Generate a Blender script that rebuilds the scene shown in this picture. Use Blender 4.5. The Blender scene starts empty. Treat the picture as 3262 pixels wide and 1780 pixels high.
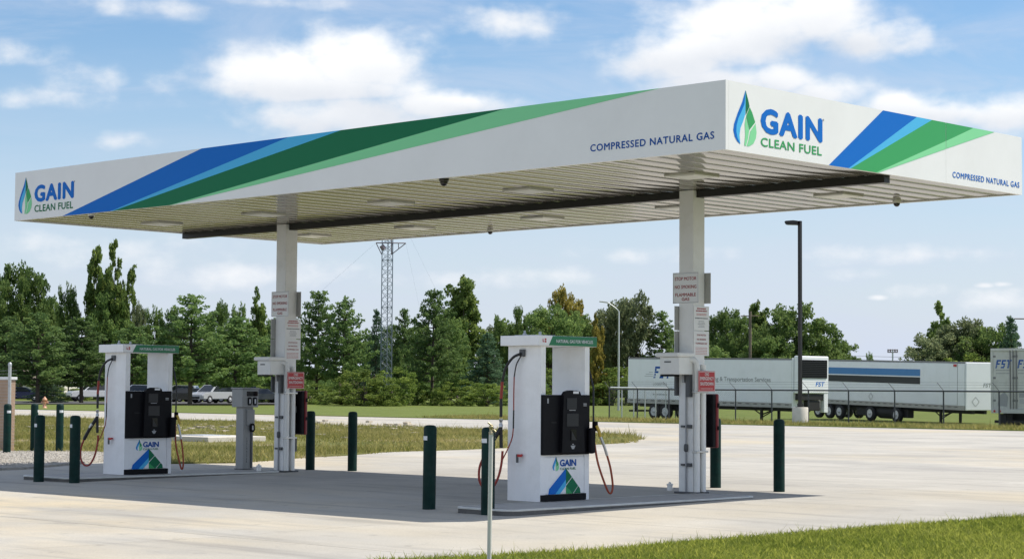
import bpy, bmesh, math, random
import numpy as np
from mathutils import Matrix, Vector

scene = bpy.context.scene
COL = scene.collection
R = math.radians
rng = random.Random(7)
NP = np.random.RandomState(11)

# ------------------------------------------------------------------ camera
CAM = np.array([14.995, -19.579, 1.548])
YAW, PITCH, ROLL = R(-43.712), R(3.243), R(0.387)
FPX = 6207.5 / 3262 * 2576          # focal length in pixels of a 2576 wide picture
_f = np.array([math.sin(YAW) * math.cos(PITCH), math.cos(YAW) * math.cos(PITCH), math.sin(PITCH)])
_r0 = np.array([math.cos(YAW), -math.sin(YAW), 0.0]); _u0 = np.cross(_r0, _f)
_r = math.cos(ROLL) * _r0 + math.sin(ROLL) * _u0
_u = -math.sin(ROLL) * _r0 + math.cos(ROLL) * _u0
cam_data = bpy.data.cameras.new('camera')
cam_data.sensor_width = 36.0
cam_data.lens = 36.0 * 6207.5 / 3262
cam_data.clip_start = 0.1
cam_data.clip_end = 6000
cam = bpy.data.objects.new('camera', cam_data)
cam.matrix_world = Matrix(((_r[0], _u[0], -_f[0], CAM[0]), (_r[1], _u[1], -_f[1], CAM[1]), (_r[2], _u[2], -_f[2], CAM[2]), (0, 0, 0, 1)))
COL.objects.link(cam)
scene.camera = cam

# ------------------------------------------------------------------ sky, sun, exposure
SUN = Vector((0.41, 0.55, 1.0)).normalized()
SUN_EL = math.asin(SUN.z)
SUN_AZ = math.atan2(SUN.x, SUN.y)       # clockwise from +Y
world = bpy.data.worlds.new('World')
scene.world = world
world.use_nodes = True
wn = world.node_tree; wn.nodes.clear()
def W(t, **kw):
    n = wn.nodes.new(t)
    for k, v in kw.items(): setattr(n, k, v)
    return n
def wl(a, b): wn.links.new(a, b)
def wmath(op, a, b=None, c=None, clamp=False):
    n = W('ShaderNodeMath', operation=op); n.use_clamp = clamp
    for i, v in enumerate((a, b, c)):
        if v is None: continue
        if isinstance(v, (int, float)): n.inputs[i].default_value = v
        else: wl(v, n.inputs[i])
    return n.outputs[0]
SKY_STRENGTH = 0.108
sky = W('ShaderNodeTexSky', sky_type='NISHITA')
sky.sun_disc = False
sky.sun_elevation = SUN_EL
sky.sun_rotation = SUN_AZ
sky.air_density = 1.0
sky.dust_density = 0.5
sky.ozone_density = 3.0
tc = W('ShaderNodeTexCoord')
sep = W('ShaderNodeSeparateXYZ'); wl(tc.outputs['Generated'], sep.inputs[0])
DEG = 180 / math.pi
az = wmath('MULTIPLY', wmath('ARCTAN2', sep.outputs[0], sep.outputs[1]), DEG)
el = wmath('MULTIPLY', wmath('ARCSINE', sep.outputs[2]), DEG)
comb = W('ShaderNodeCombineXYZ'); wl(az, comb.inputs[0]); wl(wmath('MULTIPLY', el, 1.5), comb.inputs[1])
def wnoise(scale, detail, rough, off=(0, 0, 0), sc=(1, 1, 1), dist=0.0):
    m = W('ShaderNodeMapping'); wl(comb.outputs[0], m.inputs[0])
    m.inputs['Location'].default_value = off; m.inputs['Scale'].default_value = sc
    n = W('ShaderNodeTexNoise'); wl(m.outputs[0], n.inputs['Vector'])
    n.inputs['Scale'].default_value = scale; n.inputs['Detail'].default_value = detail; n.inputs['Roughness'].default_value = rough
    n.inputs['Distortion'].default_value = dist
    return n.outputs['Fac']
def wramp(v, a, b):
    n = W('ShaderNodeMapRange', interpolation_type='SMOOTHSTEP'); wl(v, n.inputs[0])
    n.inputs[1].default_value = a; n.inputs[2].default_value = b
    return n.outputs[0]
nz = wnoise(0.75, 8, 0.52, (3.1, 1.7, 0))
nzc = wmath('SUBTRACT', nz, 0.5)
PUFF = W('ShaderNodeTexVoronoi'); PUFF.feature = 'SMOOTH_F1'
wl(comb.outputs[0], PUFF.inputs['Vector']); PUFF.inputs['Scale'].default_value = 0.75; PUFF.inputs['Smoothness'].default_value = 0.35
puff = wmath('SUBTRACT', PUFF.outputs['Distance'], 0.45)
def azel(px, py):
    d = _f + (px - 1288) / FPX * _r - (py - 703) / FPX * _u
    d = d / np.linalg.norm(d)
    return math.atan2(d[0], d[1]) * DEG, math.asin(d[2]) * DEG
K = DEG / FPX
# (px, py, half width, half height, density) of each cumulus and veil, in the direction it stands in
BLOBS = [
    (720, 190, 170, 62, 1.0), (890, 160, 160, 78, 1.0), (800, 225, 300, 40, .95), (960, 170, 90, 70, .9), (590, 225, 90, 30, .6),
    (900, 290, 230, 62, .95), (1100, 270, 150, 44, 1.0), (1180, 262, 60, 30, .9), (760, 300, 110, 40, .75),
    (1700, 150, 150, 60, 1.0), (1900, 60, 210, 88, 1.0), (2060, 40, 130, 75, 1.0), (2160, 100, 160, 40, .8), (2290, 115, 90, 26, .55), (1800, 120, 200, 60, .9),
    (1820, 215, 190, 48, 1.0), (1950, 205, 90, 44, .9), (2060, 240, 130, 40, .75),
    (2260, 265, 110, 34, .9), (2330, 290, 150, 34, .75), (2500, 290, 130, 40, .85),
    (1290, 60, 150, 42, .55), (1240, 40, 90, 28, .4), (220, 205, 95, 40, .36), (170, 245, 190, 26, .30), (20, 130, 140, 30, .30), (40, 245, 110, 24, .32),
    (300, 355, 80, 24, .36), (420, 20, 300, 26, .32), (720, 10, 200, 18, .35),
    (640, 690, 240, 36, .5), (330, 640, 260, 40, .4), (1400, 690, 130, 24, .5), (1650, 640, 200, 22, .35), (1190, 700, 200, 26, .3),
    (2160, 690, 70, 16, .38), (2310, 735, 70, 20, .40), (2515, 755, 90, 26, .45), (2480, 718, 20, 6, .6), (2520, 715, 20, 6, .6), (2200, 640, 260, 26, .35), (2210, 748, 20, 6, .55),
    (110, 610, 190, 28, .35),
]
dens = None; shade = None
for px, py, hw, hh, dn in BLOBS:
    a0, e0 = azel(px, py)
    dx = wmath('MULTIPLY', wmath('SUBTRACT', az, a0), 1 / (hw * K))
    dy = wmath('MULTIPLY', wmath('SUBTRACT', el, e0), 1 / (hh * K))
    q = wmath('ADD', wmath('MULTIPLY', dx, dx), wmath('MULTIPLY', dy, dy))
    g = wmath('MULTIPLY', wmath('EXPONENT', wmath('MULTIPLY', q, -0.9)), dn)
    dens = g if dens is None else wmath('MAXIMUM', dens, g)
    if dn >= .75:
        s = wmath('MULTIPLY', g, dy)
        shade = s if shade is None else wmath('ADD', shade, s)
edge = wmath('ADD', dens, wmath('MULTIPLY', nzc, 1.25))
edge = wmath('SUBTRACT', edge, wmath('MULTIPLY', puff, 0.22))
cum = wmath('MULTIPLY', wramp(edge, 0.02, 0.80), wramp(dens, 0.02, 0.16))
# unseen cumulus outside the frame, of the same kind, cover raised for ambient fill
daz = wmath('ABSOLUTE', wmath('SUBTRACT', az, YAW * DEG))
out = wmath('MAXIMUM', wramp(daz, 16, 24), wramp(el, 13, 18))
far = wnoise(0.055, 8, 0.55, (9.0, 4.0, 0))
outc = wmath('MULTIPLY', wramp(far, 0.46, 0.64), out)
cum = wmath('MAXIMUM', cum, outc)
cir = wmath('MULTIPLY', wramp(wnoise(0.16, 7, 0.6, (1, 8, 0), (0.8, 2.4, 1), 0.8), 0.33, 0.74), 0.48)
low = wmath('MULTIPLY', wramp(el, 11.5, -0.5), 0.86)
veil = wmath('MAXIMUM', cir, wmath('ADD', low, wmath('MULTIPLY', cir, 0.35)), clamp=True)
skyc = W('ShaderNodeMix', data_type='RGBA')
skyg = W('ShaderNodeHueSaturation'); wl(sky.outputs[0], skyg.inputs['Color']); skyg.inputs['Saturation'].default_value = 1.16
wl(skyg.outputs[0], skyc.inputs[6]); wl(veil, skyc.inputs[0])
skyc.inputs[7].default_value = (4.75, 5.25, 6.3, 1)
lum = wmath('ADD', wmath('ADD', 0.44, wmath('MULTIPLY', shade, 0.55)), wmath('MULTIPLY', wnoise(0.9, 6, 0.6, (5, 2, 0)), 0.35), clamp=True)
cc = W('ShaderNodeMix', data_type='RGBA'); wl(lum, cc.inputs[0])
cc.inputs[6].default_value = (5.0, 5.35, 5.95, 1); cc.inputs[7].default_value = (7.7, 7.75, 7.8, 1)
mixc = W('ShaderNodeMix', data_type='RGBA'); wl(cum, mixc.inputs[0]); wl(skyc.outputs[2], mixc.inputs[6]); wl(cc.outputs[2], mixc.inputs[7])
bg = W('ShaderNodeBackground'); bg.inputs[1].default_value = SKY_STRENGTH
wl(mixc.outputs[2], bg.inputs[0])
wo = W('ShaderNodeOutputWorld'); wl(bg.outputs[0], wo.inputs[0])

sun_data = bpy.data.lights.new('sun', 'SUN')
sun_data.energy = 4.3
sun_data.angle = R(0.53)
sun_data.color = (1.0, 0.93, 0.825)
sun_ob = bpy.data.objects.new('sun', sun_data)
sun_ob.rotation_euler = (-SUN).to_track_quat('-Z', 'Y').to_euler()
sun_ob.location = (20, 30, 60)
COL.objects.link(sun_ob)

vs = scene.view_settings
scene.display_settings.display_device = 'sRGB'
vs.view_transform = 'Standard'; vs.look = 'None'; vs.gamma = 1.0; vs.use_curve_mapping = False
vs.exposure = 0.37
scene.cycles.max_bounces = 8
scene.cycles.transparent_max_bounces = 8

# ------------------------------------------------------------------ helpers
def ray(px, py): return _f + (px - 1288) / FPX * _r - (py - 703) / FPX * _u
def at(px, py, axis, val):
    d = ray(px, py); t = (val - CAM[axis]) / d[axis]
    return CAM + t * d
def atd(px, py, dist):
    d = ray(px, py); return CAM + d * dist / math.hypot(_f[0], _f[1]) if False else CAM + d * dist
def gz(x, y):
    """height of the ground: paving falls a little towards the front, the trailer yard lies lower"""
    if y < 3: return -0.1 * min(1.0, (3 - y) / 9.0)
    if y > 59 and x > -80 : return -0.28 * min(1.0, (y - 59) / 7.0) * max(0.0, min(1.0, (x + 80) / 12))
    return 0.0
def gp(px, py, dz=0.0):
    z = dz
    for _ in range(8):
        p = at(px, py, 2, z); z = gz(p[0], p[1]) + dz
    return p

def link(o, parent=None):
    COL.objects.link(o)
    if parent is not None: o.parent = parent
    return o
def tag(o, label=None, cat=None, group=None, kind=None):
    if label: o['label'] = label
    if cat: o['category'] = cat
    if group: o['group'] = group
    if kind: o['kind'] = kind
    return o
def thing(name, loc, label, cat, group=None, rz=0.0):
    o = bpy.data.objects.new(name, None); o.empty_display_size = 0.2
    o.location = loc; o.rotation_euler = (0, 0, rz)
    COL.objects.link(o)
    return tag(o, label, cat, group)
def kids(o): return [c for c in bpy.data.objects if c.parent == o]
def copy_tree(o, parent=None):
    c = o.copy(); COL.objects.link(c); c.parent = parent
    for ch in kids(o): copy_tree(ch, c)
    return c

class MB:
    """collects boxes, tubes and polygons and links them as one mesh object"""
    def __init__(s): s.v = []; s.f = []; s.m = []; s.sm = []
    def add(s, vs, fs, mi=0, smooth=False):
        b = len(s.v); s.v += [tuple(map(float, p)) for p in vs]
        for f in fs: s.f.append([b + i for i in f]); s.m.append(mi); s.sm.append(smooth)
        return s
    def box(s, x0, x1, y0, y1, z0, z1, mi=0, ch=0.0):
        if ch <= 0:
            vs = [(x, y, z) for x in (x0, x1) for y in (y0, y1) for z in (z0, z1)]
            return s.add(vs, [(0, 1, 3, 2), (4, 6, 7, 5), (0, 4, 5, 1), (2, 3, 7, 6), (0, 2, 6, 4), (1, 5, 7, 3)], mi)
        bm = bmesh.new(); bmesh.ops.create_cube(bm, size=1)
        for q in bm.verts: q.co = Vector(((x0 + x1) / 2 + q.co.x * (x1 - x0), (y0 + y1) / 2 + q.co.y * (y1 - y0), (z0 + z1) / 2 + q.co.z * (z1 - z0)))
        bmesh.ops.bevel(bm, geom=list(bm.edges), offset=ch, segments=2, profile=0.5, affect='EDGES')
        bm.verts.index_update()
        s.add([q.co for q in bm.verts], [[q.index for q in f.verts] for f in bm.faces], mi); bm.free()
        return s
    def tube(s, pts, r, n=10, mi=0, cap=True, radii=None):
        pts = [Vector(p) for p in pts]; rings = []
        up = None
        for i, p in enumerate(pts):
            t = (pts[min(i + 1, len(pts) - 1)] - pts[max(i - 1, 0)]).normalized()
            if up is None:
                up = Vector((0, 0, 1)) if abs(t.z) < 0.9 else Vector((1, 0, 0))
            a = t.cross(up); a = a.normalized() if a.length > 1e-6 else Vector((1, 0, 0)); b = a.cross(t).normalized()
            up = b
            rr = radii[i] if radii else r
            rings.append([p + (a * math.cos(2 * math.pi * k / n) + b * math.sin(2 * math.pi * k / n)) * rr for k in range(n)])
        vs = [q for g in rings for q in g]
        fs = [(i * n + k, i * n + (k + 1) % n, (i + 1) * n + (k + 1) % n, (i + 1) * n + k) for i in range(len(pts) - 1) for k in range(n)]
        s.add(vs, fs, mi, True)
        if cap:
            s.add(rings[0], [list(range(n))[::-1]], mi); s.add(rings[-1], [list(range(n))], mi)
        return s
    def lathe(s, prof, c=(0, 0, 0), n=20, mi=0, axis='z', cap=True):
        vs = []
        for (r, z) in prof:
            for k in range(n):
                a = 2 * math.pi * k / n
                q = (r * math.cos(a), r * math.sin(a), z)
                if axis == 'y': q = (q[0], q[2], q[1])
                if axis == 'x': q = (q[2], q[0], q[1])
                vs.append((c[0] + q[0], c[1] + q[1], c[2] + q[2]))
        fs = [(i * n + k, i * n + (k + 1) % n, (i + 1) * n + (k + 1) % n, (i + 1) * n + k) for i in range(len(prof) - 1) for k in range(n)]
        if axis in ('y',): fs = [f[::-1] for f in fs]
        s.add(vs, fs, mi, True)
        top = list(range((len(prof) - 1) * n, len(prof) * n)); bot = list(range(n))[::-1]
        if axis in ('y',): top, bot = top[::-1], bot[::-1]
        if cap and prof[-1][0] > 1e-4: s.add([vs[i] for i in top], [list(range(n))], mi)
        if cap and prof[0][0] > 1e-4: s.add([vs[i] for i in bot], [list(range(n))], mi)
        return s
    def prism(s, poly, axis, a, b, mi=0):
        """polygon extruded along an axis from a to b"""
        def P(q, w): return {'x': (w, q[0], q[1]), 'y': (q[0], w, q[1]), 'z': (q[0], q[1], w)}[axis]
        n = len(poly)
        vs = [P(q, a) for q in poly] + [P(q, b) for q in poly]
        s.add(vs, [list(range(n)), list(range(2 * n - 1, n - 1, -1))] + [(i + n, (i + 1) % n + n, (i + 1) % n, i) for i in range(n)], mi)
        return s
    def build(s, name, mats, parent=None, fix=True):
        me = bpy.data.meshes.new(name); me.from_pydata(s.v, [], s.f)
        if not isinstance(mats, (list, tuple)): mats = [mats]
        for m in mats: me.materials.append(m)
        me.polygons.foreach_set('material_index', s.m); me.polygons.foreach_set('use_smooth', s.sm)
        if fix:
            bm = bmesh.new(); bm.from_mesh(me); bmesh.ops.recalc_face_normals(bm, faces=bm.faces); bm.to_mesh(me); bm.free()
        me.update()
        return link(bpy.data.objects.new(name, me), parent)

def fastmesh(name, verts, faces_n, mat, parent=None, attr=None):
    """verts (N*k,3) with consecutive k-gons"""
    k = faces_n; nf = len(verts) // k
    me = bpy.data.meshes.new(name)
    me.vertices.add(len(verts)); me.vertices.foreach_set('co', np.asarray(verts, np.float32).ravel())
    me.loops.add(nf * k); me.loops.foreach_set('vertex_index', np.arange(nf * k, dtype=np.int32))
    me.polygons.add(nf); me.polygons.foreach_set('loop_start', np.arange(0, nf * k, k, dtype=np.int32))
    me.polygons.foreach_set('loop_total', np.full(nf, k, np.int32))
    if attr is not None:
        a = me.attributes.new('tone', 'FLOAT', 'POINT'); a.data.foreach_set('value', np.asarray(attr, np.float32))
    me.materials.append(mat); me.update(calc_edges=True)
    return me

def srgb(r, g, b):
    f = lambda c: (c / 255 / 12.92) if c <= 10 else ((c / 255 + 0.055) / 1.055) ** 2.4
    return (f(r), f(g), f(b))

def mat(name, col, rough=0.5, metal=0.0, var=0.0, vscale=3.0, bump=0.0, bscale=40.0, spec=0.5, dirt=None, rand=0.0, coat=0.0, stretch=(1, 1, 1)):
    m = bpy.data.materials.new(name); m.use_nodes = True
    nt = m.node_tree; b = nt.nodes['Principled BSDF']
    b.inputs['Roughness'].default_value = rough; b.inputs['Metallic'].default_value = metal
    b.inputs['Specular IOR Level'].default_value = spec
    b.inputs['Coat Weight'].default_value = coat
    b.inputs['Base Color'].default_value = (*col, 1)
    src = None
    if var or dirt or bump:
        t = nt.nodes.new('ShaderNodeTexCoord'); mp = nt.nodes.new('ShaderNodeMapping'); nt.links.new(t.outputs['Object'], mp.inputs[0])
        mp.inputs['Scale'].default_value = stretch
    if var:
        n = nt.nodes.new('ShaderNodeTexNoise'); n.inputs['Scale'].default_value = vscale; n.inputs['Detail'].default_value = 6; n.inputs['Roughness'].default_value = 0.65
        nt.links.new(mp.outputs[0], n.inputs['Vector'])
        mx = nt.nodes.new('ShaderNodeMix'); mx.data_type = 'RGBA'
        mr = nt.nodes.new('ShaderNodeMapRange'); mr.inputs[1].default_value = .3; mr.inputs[2].default_value = .7
        nt.links.new(n.outputs['Fac'], mr.inputs[0]); nt.links.new(mr.outputs[0], mx.inputs[0])
        mx.inputs[6].default_value = (*[c * (1 - var) for c in col], 1); mx.inputs[7].default_value = (*[min(1, c * (1 + var)) for c in col], 1)
        src = mx.outputs[2]
    if dirt:
        dc, amt, ds = dirt
        n2 = nt.nodes.new('ShaderNodeTexNoise'); n2.inputs['Scale'].default_value = ds; n2.inputs['Detail'].default_value = 8; n2.inputs['Roughness'].default_value = 0.7
        nt.links.new(mp.outputs[0], n2.inputs['Vector'])
        mr2 = nt.nodes.new('ShaderNodeMapRange'); mr2.inputs[1].default_value = .48; mr2.inputs[2].default_value = .75; mr2.inputs[4].default_value = amt
        nt.links.new(n2.outputs['Fac'], mr2.inputs[0])
        mx2 = nt.nodes.new('ShaderNodeMix'); mx2.data_type = 'RGBA'; nt.links.new(mr2.outputs[0], mx2.inputs[0])
        if src is not None: nt.links.new(src, mx2.inputs[6])
        else: mx2.inputs[6].default_value = (*col, 1)
        mx2.inputs[7].default_value = (*dc, 1); src = mx2.outputs[2]
    if rand:
        oi = nt.nodes.new('ShaderNodeObjectInfo'); hs = nt.nodes.new('ShaderNodeHueSaturation')
        mr3 = nt.nodes.new('ShaderNodeMapRange'); nt.links.new(oi.outputs['Random'], mr3.inputs[0]); mr3.inputs[3].default_value = 1 - rand; mr3.inputs[4].default_value = 1 + rand
        nt.links.new(mr3.outputs[0], hs.inputs['Value'])
        if src is not None: nt.links.new(src, hs.inputs['Color'])
        else: hs.inputs['Color'].default_value = (*col, 1)
        src = hs.outputs[0]
    if src is not None: nt.links.new(src, b.inputs['Base Color'])
    if bump:
        n3 = nt.nodes.new('ShaderNodeTexNoise'); n3.inputs['Scale'].default_value = bscale; n3.inputs['Detail'].default_value = 5
        nt.links.new(mp.outputs[0], n3.inputs['Vector'])
        bp = nt.nodes.new('ShaderNodeBump'); bp.inputs['Strength'].default_value = bump; bp.inputs['Distance'].default_value = 0.02
        nt.links.new(n3.outputs['Fac'], bp.inputs['Height']); nt.links.new(bp.outputs[0], b.inputs['Normal'])
    return m

M = {}
M['white'] = mat('white_panel', (.84, .84, .83), .32, var=.025, vscale=1.2, bump=.05, bscale=.9, dirt=((.70, .69, .66), .22, .8))
M['white_pump'] = mat('white_pump_paint', (.90, .90, .90), .4, var=.03, vscale=3, dirt=((.62, .60, .56), .35, 2.2))
M['column'] = mat('column_paint', (.86, .855, .835), .42, var=.03, vscale=2.5, dirt=((.5, .47, .4), .3, 2.0))
M['pipe_white'] = mat('white_pipe_paint', (.86, .85, .81), .4, var=.04, vscale=6)
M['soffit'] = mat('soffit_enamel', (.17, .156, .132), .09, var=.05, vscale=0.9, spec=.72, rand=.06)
M['beam'] = mat('black_beam_paint', (.012, .011, .01), .45, var=.2, vscale=4)
M['bollard'] = mat('bollard_green', (.004, .026, .022), .55, var=.3, vscale=6, spec=.14, dirt=((.05, .055, .05), .35, 5))
M['bollard_tape'] = mat('reflective_label', (.66, .70, .74), .35)
M['black'] = mat('black_plastic', (.007, .007, .009), .5, var=.2, vscale=12, spec=.12)
M['black_gloss'] = mat('black_glass', (.006, .006, .007), .12)
M['screen_grey'] = mat('screen_grey', (.022, .023, .026), .3, spec=.3)
M['label_grey'] = mat('label_grey', (.42, .43, .44), .4)
M['label_white'] = mat('label_white', (.75, .76, .78), .35)
M['green_band'] = mat('green_header', (.012, .185, .075), .35)
M['dgreen'] = mat('print_dark_green', (.012, .17, .075), .5, spec=.15)
M['mgreen'] = mat('print_mid_green', (.055, .37, .13), .5, spec=.15)
M['lgreen'] = mat('print_light_green', (.25, .70, .36), .5, spec=.15)
M['blue'] = mat('print_blue', (.006, .155, .58), .5, spec=.15)
M['lblue'] = mat('print_light_blue', (.085, .48, .82), .5, spec=.15)
M['navy'] = mat('print_navy', (.006, .085, .36), .5, spec=.15)
M['red'] = mat('print_red', (.50, .03, .03), .4)
M['red_sign'] = mat('red_sign', (.47, .025, .03), .38)
M['red_cab'] = mat('red_cabinet', (.20, .008, .014), .4)
M['ink_red'] = mat('ink_red', (.36, .03, .035), .5)
M['ink_black'] = mat('ink_black', (.04, .04, .045), .5)
M['ink_pink'] = mat('ink_faded_red', (.60, .30, .29), .5)
M['ink_grey'] = mat('ink_grey', (.32, .33, .34), .5)
M['sign_white'] = mat('sign_white', (.82, .815, .80), .38, var=.02)
M['sign_back'] = mat('sign_bare_metal', (.45, .45, .43), .4, .4, var=.06)
M['hose_red'] = mat('hose_red', (.30, .032, .02), .45)
M['hose_orange'] = mat('hose_orange', (.34, .06, .022), .45)
M['hose_black'] = mat('hose_black', (.012, .012, .013), .45)
M['steel'] = mat('bare_steel', (.55, .55, .54), .35, .8, var=.08)
M['pole_steel'] = mat('polished_steel', (.60, .60, .59), .38, .1, var=.08, vscale=6)
M['galv'] = mat('galvanised', (.50, .52, .53), .45, .55, var=.12, vscale=8)
M['conduit'] = mat('grey_conduit', (.36, .37, .385), .45, .3)
M['fitting'] = mat('dark_fitting', (.10, .105, .11), .5, .3)
M['brass'] = mat('weathered_brass', (.42, .36, .22), .4, .7, var=.2, vscale=30)
M['yellow'] = mat('nozzle_yellow', (.55, .38, .05), .4)
M['grey_machine'] = mat('grey_terminal', (.33, .335, .33), .45, var=.05, vscale=4)
M['lens'] = mat('light_lens', (.80, .80, .75), .6, spec=.15)
M['lens_frame'] = mat('light_frame', (.66, .65, .60), .35)
M['dome'] = mat('smoked_dome', (.012, .011, .013), .08)
M['edge_steel'] = mat('kerb_edging', (.60, .60, .56), .45, .25, var=.1, vscale=6)
M['curb_face_shade'] = mat('curb_face_shade', (.13, .125, .115), .9, var=.25, vscale=5, bump=.4, bscale=40)  # shade put into the colour: island side darkened to read as a shadow line
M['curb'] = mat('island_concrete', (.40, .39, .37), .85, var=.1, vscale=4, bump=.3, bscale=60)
M['pole_dark'] = mat('bronze_pole', (.012, .010, .010), .4)
M['concrete_base'] = mat('cast_concrete', (.58, .55, .49), .85, var=.08, vscale=3, bump=.3)
M['tan'] = mat('tan_block', (.40, .285, .205), .85, var=.12, vscale=6, bump=.4, bscale=25)
M['bark'] = mat('bark', (.075, .060, .048), .9, var=.3, vscale=2, bump=.6, bscale=8)
M['tyre'] = mat('tyre', (.012, .012, .013), .75)
M['rim'] = mat('wheel_rim', (.55, .56, .58), .35, .5)
M['rim_white'] = mat('white_rim', (.62, .62, .60), .5, var=.15, vscale=6)
M['glass'] = mat('car_glass', (.012, .016, .020), .06, spec=.7)
M['chassis'] = mat('chassis_black', (.014, .013, .013), .65, var=.3)
M['trailer'] = mat('trailer_white', (.82, .84, .87), .32, var=.025, vscale=.8, dirt=((.6, .6, .59), .25, 1.2))
M['trailer_old'] = mat('trailer_door', (.56, .57, .54), .4, var=.05, vscale=1.2, dirt=((.3, .28, .24), .45, 1.4))
M['rail'] = mat('trailer_rail', (.40, .39, .37), .5, .3, var=.08)
M['rail_top'] = mat('trailer_top_rail', (.22, .22, .225), .5, .3)
M['dash'] = mat('rail_dash', (.13, .12, .12), .5)
M['stripe_blue'] = mat('stripe_blue', (.045, .20, .46), .4, var=.05)
M['stripe_black'] = mat('stripe_black', (.008, .011, .014), .4)
M['fence'] = mat('fence_steel', (.050, .055, .062), .5, .3)
M['tower'] = mat('tower_steel', (.20, .24, .28), .5, .4)
M['tower_red'] = mat('tower_red', (.22, .17, .18), .5)
M['hydrant'] = mat('hydrant_orange', (.58, .30, .19), .5, var=.1)
M['wood'] = mat('pole_wood', (.16, .13, .10), .85, var=.15)

# ---- ground materials
def ground_mat(name, c1, c2, c3, s1, s2, patch=None, bump=.5, bscale=8, rough=.95, stretch=(1, 1, 1)):
    m = bpy.data.materials.new(name); m.use_nodes = True; nt = m.node_tree; b = nt.nodes['Principled BSDF']
    b.inputs['Roughness'].default_value = rough; b.inputs['Specular IOR Level'].default_value = .2
    g = nt.nodes.new('ShaderNodeNewGeometry'); mp = nt.nodes.new('ShaderNodeMapping'); nt.links.new(g.outputs['Position'], mp.inputs[0])
    mp.inputs['Scale'].default_value = stretch
    def nz(s, d, r=.65):
        n = nt.nodes.new('ShaderNodeTexNoise'); n.inputs['Scale'].default_value = s; n.inputs['Detail'].default_value = d; n.inputs['Roughness'].default_value = r
        nt.links.new(mp.outputs[0], n.inputs['Vector']); return n.outputs['Fac']
    def ramp(v, a, b_, o=1.0):
        r = nt.nodes.new('ShaderNodeMapRange'); r.inputs[1].default_value = a; r.inputs[2].default_value = b_; r.inputs[4].default_value = o
        nt.links.new(v, r.inputs[0]); return r.outputs[0]
    def mix(f, a, b_):
        x = nt.nodes.new('ShaderNodeMix'); x.data_type = 'RGBA'; nt.links.new(f, x.inputs[0])
        for i, c in ((6, a), (7, b_)):
            if isinstance(c, tuple): x.inputs[i].default_value = (*c, 1)
            else: nt.links.new(c, x.inputs[i])
        return x.outputs[2]
    a = mix(ramp(nz(s1, 6), .35, .65), c1, c2)
    a = mix(ramp(nz(s2, 5), .45, .75, .8), a, c3)
    if patch:
        for pc, ps, lo, hi, am in patch: a = mix(ramp(nz(ps, 7, .6), lo, hi, am), a, pc)
    nt.links.new(a, b.inputs['Base Color'])
    bp = nt.nodes.new('ShaderNodeBump'); bp.inputs['Strength'].default_value = bump; bp.inputs['Distance'].default_value = .08
    nt.links.new(nz(bscale, 6), bp.inputs['Height']); nt.links.new(bp.outputs[0], b.inputs['Normal'])
    return m
M['lawn'] = ground_mat('lawn', (.095, .135, .024), (.135, .170, .038), (.165, .175, .055), .35, 2.5, [((.16, .145, .075), .12, .56, .74, .5)])
M['verge'] = ground_mat('verge', (.110, .125, .028), (.155, .150, .042), (.200, .175, .072), .3, 1.6, [((.34, .27, .19), .16, .585, .66, .85), ((.055, .085, .018), .25, .56, .7, .8)])
M['field'] = ground_mat('field', (.045, .065, .018), (.075, .095, .030), (.10, .105, .04), .05, .3)
M['gravel'] = ground_mat('gravel', (.44, .415, .365), (.54, .51, .46), (.34, .315, .27), 6, 14, None, 1.0, 16, .9)
M['asphalt'] = ground_mat('asphalt', (.085, .085, .088), (.11, .11, .11), (.14, .14, .135), 1, 4, None, .3, 20, .9)
M['dirt'] = ground_mat('bare_earth', (.25, .19, .13), (.32, .26, .18), (.14, .13, .05), .8, 3, None, .8, 6)

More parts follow.
